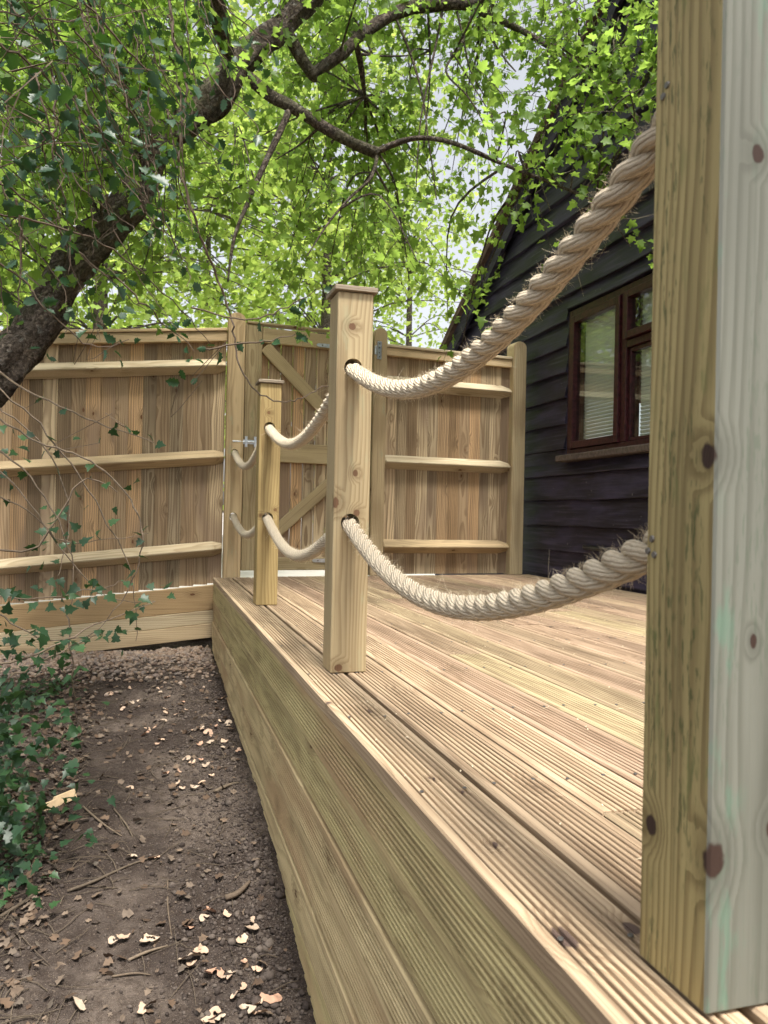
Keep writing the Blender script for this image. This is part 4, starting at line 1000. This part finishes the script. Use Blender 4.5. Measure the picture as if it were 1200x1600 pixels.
for (px, py, Y, nn_, sp) in ((15, 20, 2.0, 55, .13), (60, 60, 2.2, 30, .16), (5, 130, 2.0, 40, .12), (150, 30, 2.6, 16, .2), (10, 250, 2.2, 34, .10), (120, 240, 2.7, 10, .16), (200, 330, 3.4, 7, .10), (215, 190, 3.5, 8, .12), (110, 470, 2.9, 6, .08), (165, 480, 3.1, 14, .07), (60, 540, 3.4, 5, .08), (15, 400, 2.6, 10, .10), (290, 120, 3.5, 10, .12), (170, 300, 3.5, 8, .08), (300, 580, 3.0, 6, .05), (180, 640, 3.2, 6, .08)):
    c = at(px, py, Y)
    for i in range(nn_):
        ld = (rvec(.8) + Vector((0, 0, -.3))).normalized(); q = c + rvec(sp)
        HL.add(q, (Vector((0, 0, .5)) + rvec(.7)).normalized(), ld, .048 * random.uniform(.6, 1.2))
        if i % 4 == 0: P = spline([q, q + rvec(.07), c + rvec(sp * .3)], 3); tube(HV, HF, [w_ - HB for w_ in P], .0015, 3, cap=False)
tag(link('stems', new_mesh('stems', HV, HF), M['twig'], holly), kind='stuff')
emit_leaves(HL, T_HOLLY, M['holly'], holly, HB, 'foliage', 300)

# ---- straggling ivy shrub low at the left, in front of the fence
SB = Vector((-0.95, 3.1, gz(-0.95, 3.1)))
shrub = thing('ivy_shrub', 'straggling bare-stemmed ivy shrub low in front of the left fence', 'shrub', SB)
HB_save, HV, HF, HL2 = HB, [], [], Leaves(); HB = SB
low = [[(-30, 590, 2.8), (50, 650, 2.8), (120, 740, 2.8), (170, 820, 2.8), (205, 900, 2.8), (215, 1000, 2.8)], [(-30, 640, 2.7), (60, 690, 2.7), (140, 720, 2.7), (205, 780, 2.7), (222, 850, 2.7), (190, 940, 2.7), (120, 1010, 2.7)],
       [(-30, 700, 2.8), (40, 780, 2.8), (90, 850, 2.8), (165, 930, 2.8), (240, 940, 2.8)], [(-30, 770, 2.8), (30, 790, 2.8), (100, 845, 2.8), (150, 845, 2.8), (230, 835, 2.8)],
       [(-20, 860, 2.7), (60, 850, 2.7), (125, 750, 2.7), (185, 770, 2.7)], [(-20, 690, 2.6), (60, 760, 2.6), (112, 870, 2.6), (108, 960, 2.6)], [(-30, 930, 2.6), (60, 935, 2.6), (160, 920, 2.6), (200, 905, 2.6)],
       [(-20, 1045, 2.4), (60, 1020, 2.4), (130, 985, 2.5), (240, 940, 2.6)], [(0, 960, 2.6), (70, 1000, 2.6), (160, 990, 2.6)], [(-20, 1080, 2.4), (50, 1040, 2.4), (130, 1000, 2.4)], [(105, 960, 2.6), (112, 1040, 2.6), (120, 1130, 2.7)],
       [(-20, 620, 2.9), (70, 700, 2.9), (110, 800, 2.9), (90, 900, 2.8)], [(-30, 560, 2.9), (40, 610, 2.9), (150, 660, 2.9), (240, 690, 2.9)]]
for pp in low: stem(pp, random.uniform(.0024, .0042), 6, 0.036, HL2)
for (px, py, Y, nn_, sp) in ((100, 830, 2.7, 10, .06), (45, 1010, 2.5, 36, .09), (150, 960, 2.6, 24, .08), (110, 900, 2.7, 8, .05), (5, 1050, 2.4, 80, .09), (-5, 1150, 2.6, 150, .11), (10, 1230, 2.5, 110, .10), (-5, 1310, 2.4, 90, .09), (15, 690, 2.9, 14, .07), (230, 920, 2.7, 6, .03), (190, 770, 2.7, 4, .03)):
    c = at(px, py, Y)
    for i in range(nn_):
        q = c + rvec(sp); q.z = max(q.z, gz(q.x, q.y) + .01)
        HL2.add(q, (Vector((-.1, -.35, .6)) + rvec(.5)).normalized(), (rvec(.8) + Vector((0, 0, -.3))).normalized(), .036 * random.uniform(.55, 1.2))
tag(link('stems', new_mesh('stems', HV, HF), M['twig'], shrub), kind='stuff')
emit_leaves(HL2, T_IVY, M['ivy'], shrub, SB, 'foliage', 200)

# ---- ivy creeping over the ground at the lower left, leaf litter, twigs
GL = Leaves()
for i in range(1500):
    y = random.uniform(1.7, 4.6); edge = -0.38 + 0.10 * math.sin(y * 3) + (y - 2) * -0.03
    x = edge - abs(random.gauss(0, .30)) + (random.random() < .08) * random.uniform(0, .3)
    GL.add((x, y, gzn(x, y) + random.uniform(.008, .05)), (Vector((0, -.2, 1)) + rvec(.35)).normalized(), Vector((random.gauss(0, 1), random.gauss(0, 1), -.1)).normalized(), random.uniform(.014, .034))
p, nn, d, sz = GL.arrays(); V, F, ti = leaf_arrays(T_IVY, p, nn, d, sz)
tag(link('ivy_ground_cover', np_mesh('ivy_ground_cover', V, F, False, ti), M['ivy']), 'dark green ivy creeping over the soil at the lower left', 'ivy', None, 'stuff')
LL = Leaves()
for i in range(3600):
    y = random.uniform(1.6, 4.9); x = -0.25 - abs(random.gauss(0, .38)) if random.random() < .8 else random.uniform(-.4, .36)
    LL.add((x, y, gzn(x, y) + random.uniform(.001, .014)), (Vector((0, 0, 1)) + rvec(.4)).normalized(), Vector((random.gauss(0, 1), random.gauss(0, 1), 0)).normalized(), random.uniform(.008, .034))
p, nn, d, sz = LL.arrays(); V, F, ti = leaf_arrays(T_SIMPLE, p, nn, d, sz)
tag(link('leaf_litter', np_mesh('leaf_litter', V, F, False, ti), M['deadleaf']), 'brown dead leaves lying on the dark soil', 'leaf litter', None, 'stuff')
V, F = [], []
for i in range(850):
    y = random.uniform(1.7, 4.7); x = -0.2 - abs(random.gauss(0, .35)) if random.random() < .65 else random.uniform(-.3, .36)
    a = random.uniform(0, 6.28); L = random.uniform(.03, .16); b_ = random.uniform(-.3, .3); P = []
    for s in (0, .33, .66, 1):
        xx = x + math.cos(a + b_ * s) * L * s; yy = y + math.sin(a + b_ * s) * L * s; P.append((min(xx, .37), yy, gzn(min(xx, .37), yy) + .003 + .012 * math.sin(s * 3.1) * random.random()))
    r = random.uniform(.0005, .0017); tube(V, F, P, [r, r, r * .8, r * .5], 4, cap=False)
tag(link('twig_litter', new_mesh('twig_litter', V, F), M['twig']), 'fine dry twigs and rootlets strewn over the soil', 'twigs', None, 'stuff')
def gpt(px, py):
    z = -.6
    for _ in range(40):
        d = cF + cR * ((px - 600) / FPX) - cU * ((py - 800) / FPX); q = cC + d * ((z - CAMH) / d.z); z = .5 * z + .5 * gzn(q.x, q.y)
    q.z = gzn(q.x, q.y); return q
def twig(pp, r, lab):
    P = [gpt(*q) for q in pp]; c = P[0].copy(); P = spline([q + Vector((0, 0, r + .004 * (i % 2))) for i, q in enumerate(P)], 5); V, F = [], []
    tube(V, F, [q - c for q in P], lerp_list([r, r * .9, r * .5], len(P)), 6, .3)
    tag(link('fallen_twig', new_mesh('fallen_twig', V, F, True), M['twig'], None, c), lab, 'twig', 'larger twigs lying on the soil')
twig([(105, 1395), (150, 1380), (200, 1355), (248, 1340)], .0045, 'long pale stick lying across the middle of the soil path')
twig([(0, 1435), (40, 1412), (68, 1385)], .005, 'pale stick at the left edge among the ivy')
twig([(352, 1408), (372, 1402), (390, 1382)], .009, 'thick dark root stub poking out near the deck skirt')
twig([(335, 1240), (355, 1232), (372, 1226)], .007, 'short dark stick beside the deck skirt, midway along the path')
twig([(130, 1262), (160, 1290), (190, 1308)], .0035, 'thin pale stick just right of the timber offcut')
twig([(178, 1265), (196, 1290), (208, 1310)], .003, 'thin bent twig right of the second pale stick')
twig([(262, 1378), (262, 1420), (268, 1464)], .003, 'thin upright-lying twig between the shavings and the ivy')
twig([(200, 1503), (230, 1492), (262, 1480)], .004, 'dark crooked twig left of the near shavings')
twig([(90, 1230), (115, 1200), (140, 1178)], .004, 'slanting twig behind the timber offcut')
twig([(175, 1528), (210, 1525), (235, 1525)], .003, 'slender pale twig on the sandy patch')

# timber offcut, cut with a step
c = gpt(95, 1266)
bm = bmesh.new(); pr_ = [(0, 0), (.125, 0), (.125, .034), (.055, .034), (.050, .026), (.004, .026)]
lo = [bm.verts.new((x, 0, z)) for x, z in pr_]; hi = [bm.verts.new((x, .022, z)) for x, z in pr_]
bm.faces.new(lo); bm.faces.new(hi[::-1])
for i in range(6): bm.faces.new((lo[i], hi[i], hi[(i + 1) % 6], lo[(i + 1) % 6]))
bmesh.ops.recalc_face_normals(bm, faces=bm.faces[:]); bmesh.ops.bevel(bm, geom=bm.edges[:], offset=.0015, segments=1, affect='EDGES')
me = bpy.data.meshes.new('timber_offcut'); bm.to_mesh(me); bm.free()
tag(link('timber_offcut', me, M['offcut'], None, (c.x - .05, c.y - .02, c.z + .004), (R_(-20), R_(-6), R_(38))), 'small pale stepped timber offcut lying among the dead leaves', 'offcut')

# wood shavings from boring the posts
def shaving(seed):
    r = random.Random(seed); span = r.uniform(2.4, 5.0); ri, ro = r.uniform(.002, .006), r.uniform(.021, .028); n = 12; V, F = [], []
    for i in range(n + 1):
        a = span * i / n; tp = math.sin(math.pi * min(1, (i + .6) / (n + 1))) ** .5; tw = .010 * math.sin(a * 1.3 + seed) + .004 * a / span
        for j, q in enumerate((0, .5, 1)):
            rr = ri + (ro - ri) * q * (0.5 + .5 * tp) * r.uniform(.80, 1.08)
            V.append((math.cos(a) * rr, math.sin(a) * rr * .9, tw * .45 + .004 * q * math.sin(a * 2 + seed * 2) + .002 * (q - .5) ** 2 * 4))
    for i in range(n):
        for j in range(2): F.append((i * 3 + j, (i + 1) * 3 + j, (i + 1) * 3 + j + 1, i * 3 + j + 1))
    nv = len(V); V += [(x, y, z - .0009) for x, y, z in V]; F += [tuple(nv + q for q in reversed(f)) for f in F]
    return new_mesh('wood_shaving', V, F, True)
SHV = [shaving(s) for s in range(9)]
for me in SHV: me.materials.append(M['shaving'])
near = [(178, 1476), (192, 1468), (240, 1474), (222, 1472), (295, 1457), (320, 1440), (325, 1428), (356, 1432), (374, 1470), (392, 1455), (398, 1445), (300, 1512), (315, 1497), (308, 1490), (296, 1500), (335, 1528), (378, 1508), (362, 1525), (352, 1535), (398, 1525), (370, 1560), (376, 1548), (408, 1575), (424, 1562), (336, 1592), (345, 1600), (322, 1606), (385, 1585), (400, 1592), (206, 1344), (242, 1346), (215, 1585), (130, 1575)]
far = [(203, 1236), (280, 1208), (270, 1234), (285, 1235), (276, 1228), (304, 1234), (317, 1227), (262, 1213), (240, 1140), (256, 1130), (262, 1118), (290, 1112), (275, 1120), (246, 1165), (230, 1143), (252, 1160), (300, 1145), (325, 1150), (312, 1142), (340, 1138), (352, 1125), (358, 1135), (345, 1130), (340, 1110), (335, 1100), (315, 1140), (190, 1105), (205, 1100), (193, 1112), (218, 1098), (215, 1108), (244, 1078), (250, 1085), (262, 1092), (200, 1078), (170, 1087), (345, 1095), (330, 1165), (346, 1172), (380, 1175), (388, 1178), (300, 1195), (315, 1190), (322, 1198), (290, 1190), (330, 1215), (352, 1160), (365, 1110), (228, 1150), (268, 1105), (285, 1100), (255, 1110), (310, 1165)]
ORD = 'first second third fourth fifth sixth seventh eighth ninth tenth eleventh twelfth thirteenth fourteenth fifteenth sixteenth seventeenth eighteenth nineteenth twentieth twenty-first twenty-second twenty-third twenty-fourth twenty-fifth twenty-sixth twenty-seventh twenty-eighth twenty-ninth thirtieth'.split()
groups = {}
for i, (px, py) in enumerate(near + far):
    q = gpt(px, py); isn = i < len(near)
    if q.x > .365: q.x = .36
    o = bpy.data.objects.new('wood_shaving', SHV[i % 9]); COL.objects.link(o); o.location = (q.x, q.y, q.z + .011)
    o.rotation_euler = (random.gauss(0, .22), random.gauss(0, .22), random.uniform(0, 6.28)); s = random.uniform(.6, 1.25) * (1.0 if isn else .85); o.scale = (s, s, s)
    c0, c1 = (360, 285) if isn else (325, 235)
    w_ = 'beside the deck skirt' if px > c0 else ('mid-path' if px > c1 else 'left of mid-path')
    groups.setdefault(('near' if isn else 'far', w_), []).append(o)
for (nf, w_), objs in groups.items():                     # counted from the camera outwards
    for k, o in enumerate(sorted(objs, key=lambda q: q.location.y)):
        tag(o, ('curled pinkish wood shaving %s, %s from the front of the near scatter' if nf == 'near' else 'small pale wood shaving %s, %s from the front of the far scatter') % (w_, ORD[k]), 'wood shaving', '%s wood shavings %s' % (nf, w_))

# scraps of rope fibre and sawdust left on the deck
V, F = [], []
for i in range(260):
    x = random.uniform(0.40, 2.0); y = random.uniform(0.7, 5.0); L = random.uniform(.004, .03) if i % 4 == 0 else random.uniform(.002, .006); a = random.uniform(0, 6.28)
    P = [(x + math.cos(a + k * .5) * L * k / 2, y + math.sin(a + k * .5) * L * k / 2, .0025 + .002 * (k == 1)) for k in range(3)]
    tube(V, F, P, .0004 if i % 4 == 0 else .0009, 3, cap=False)
tag(link('fibre_scraps', new_mesh('fibre_scraps', V, F), M['fibre']), 'tiny scraps of rope fibre and sawdust on the deck boards', 'scraps', None, 'stuff')
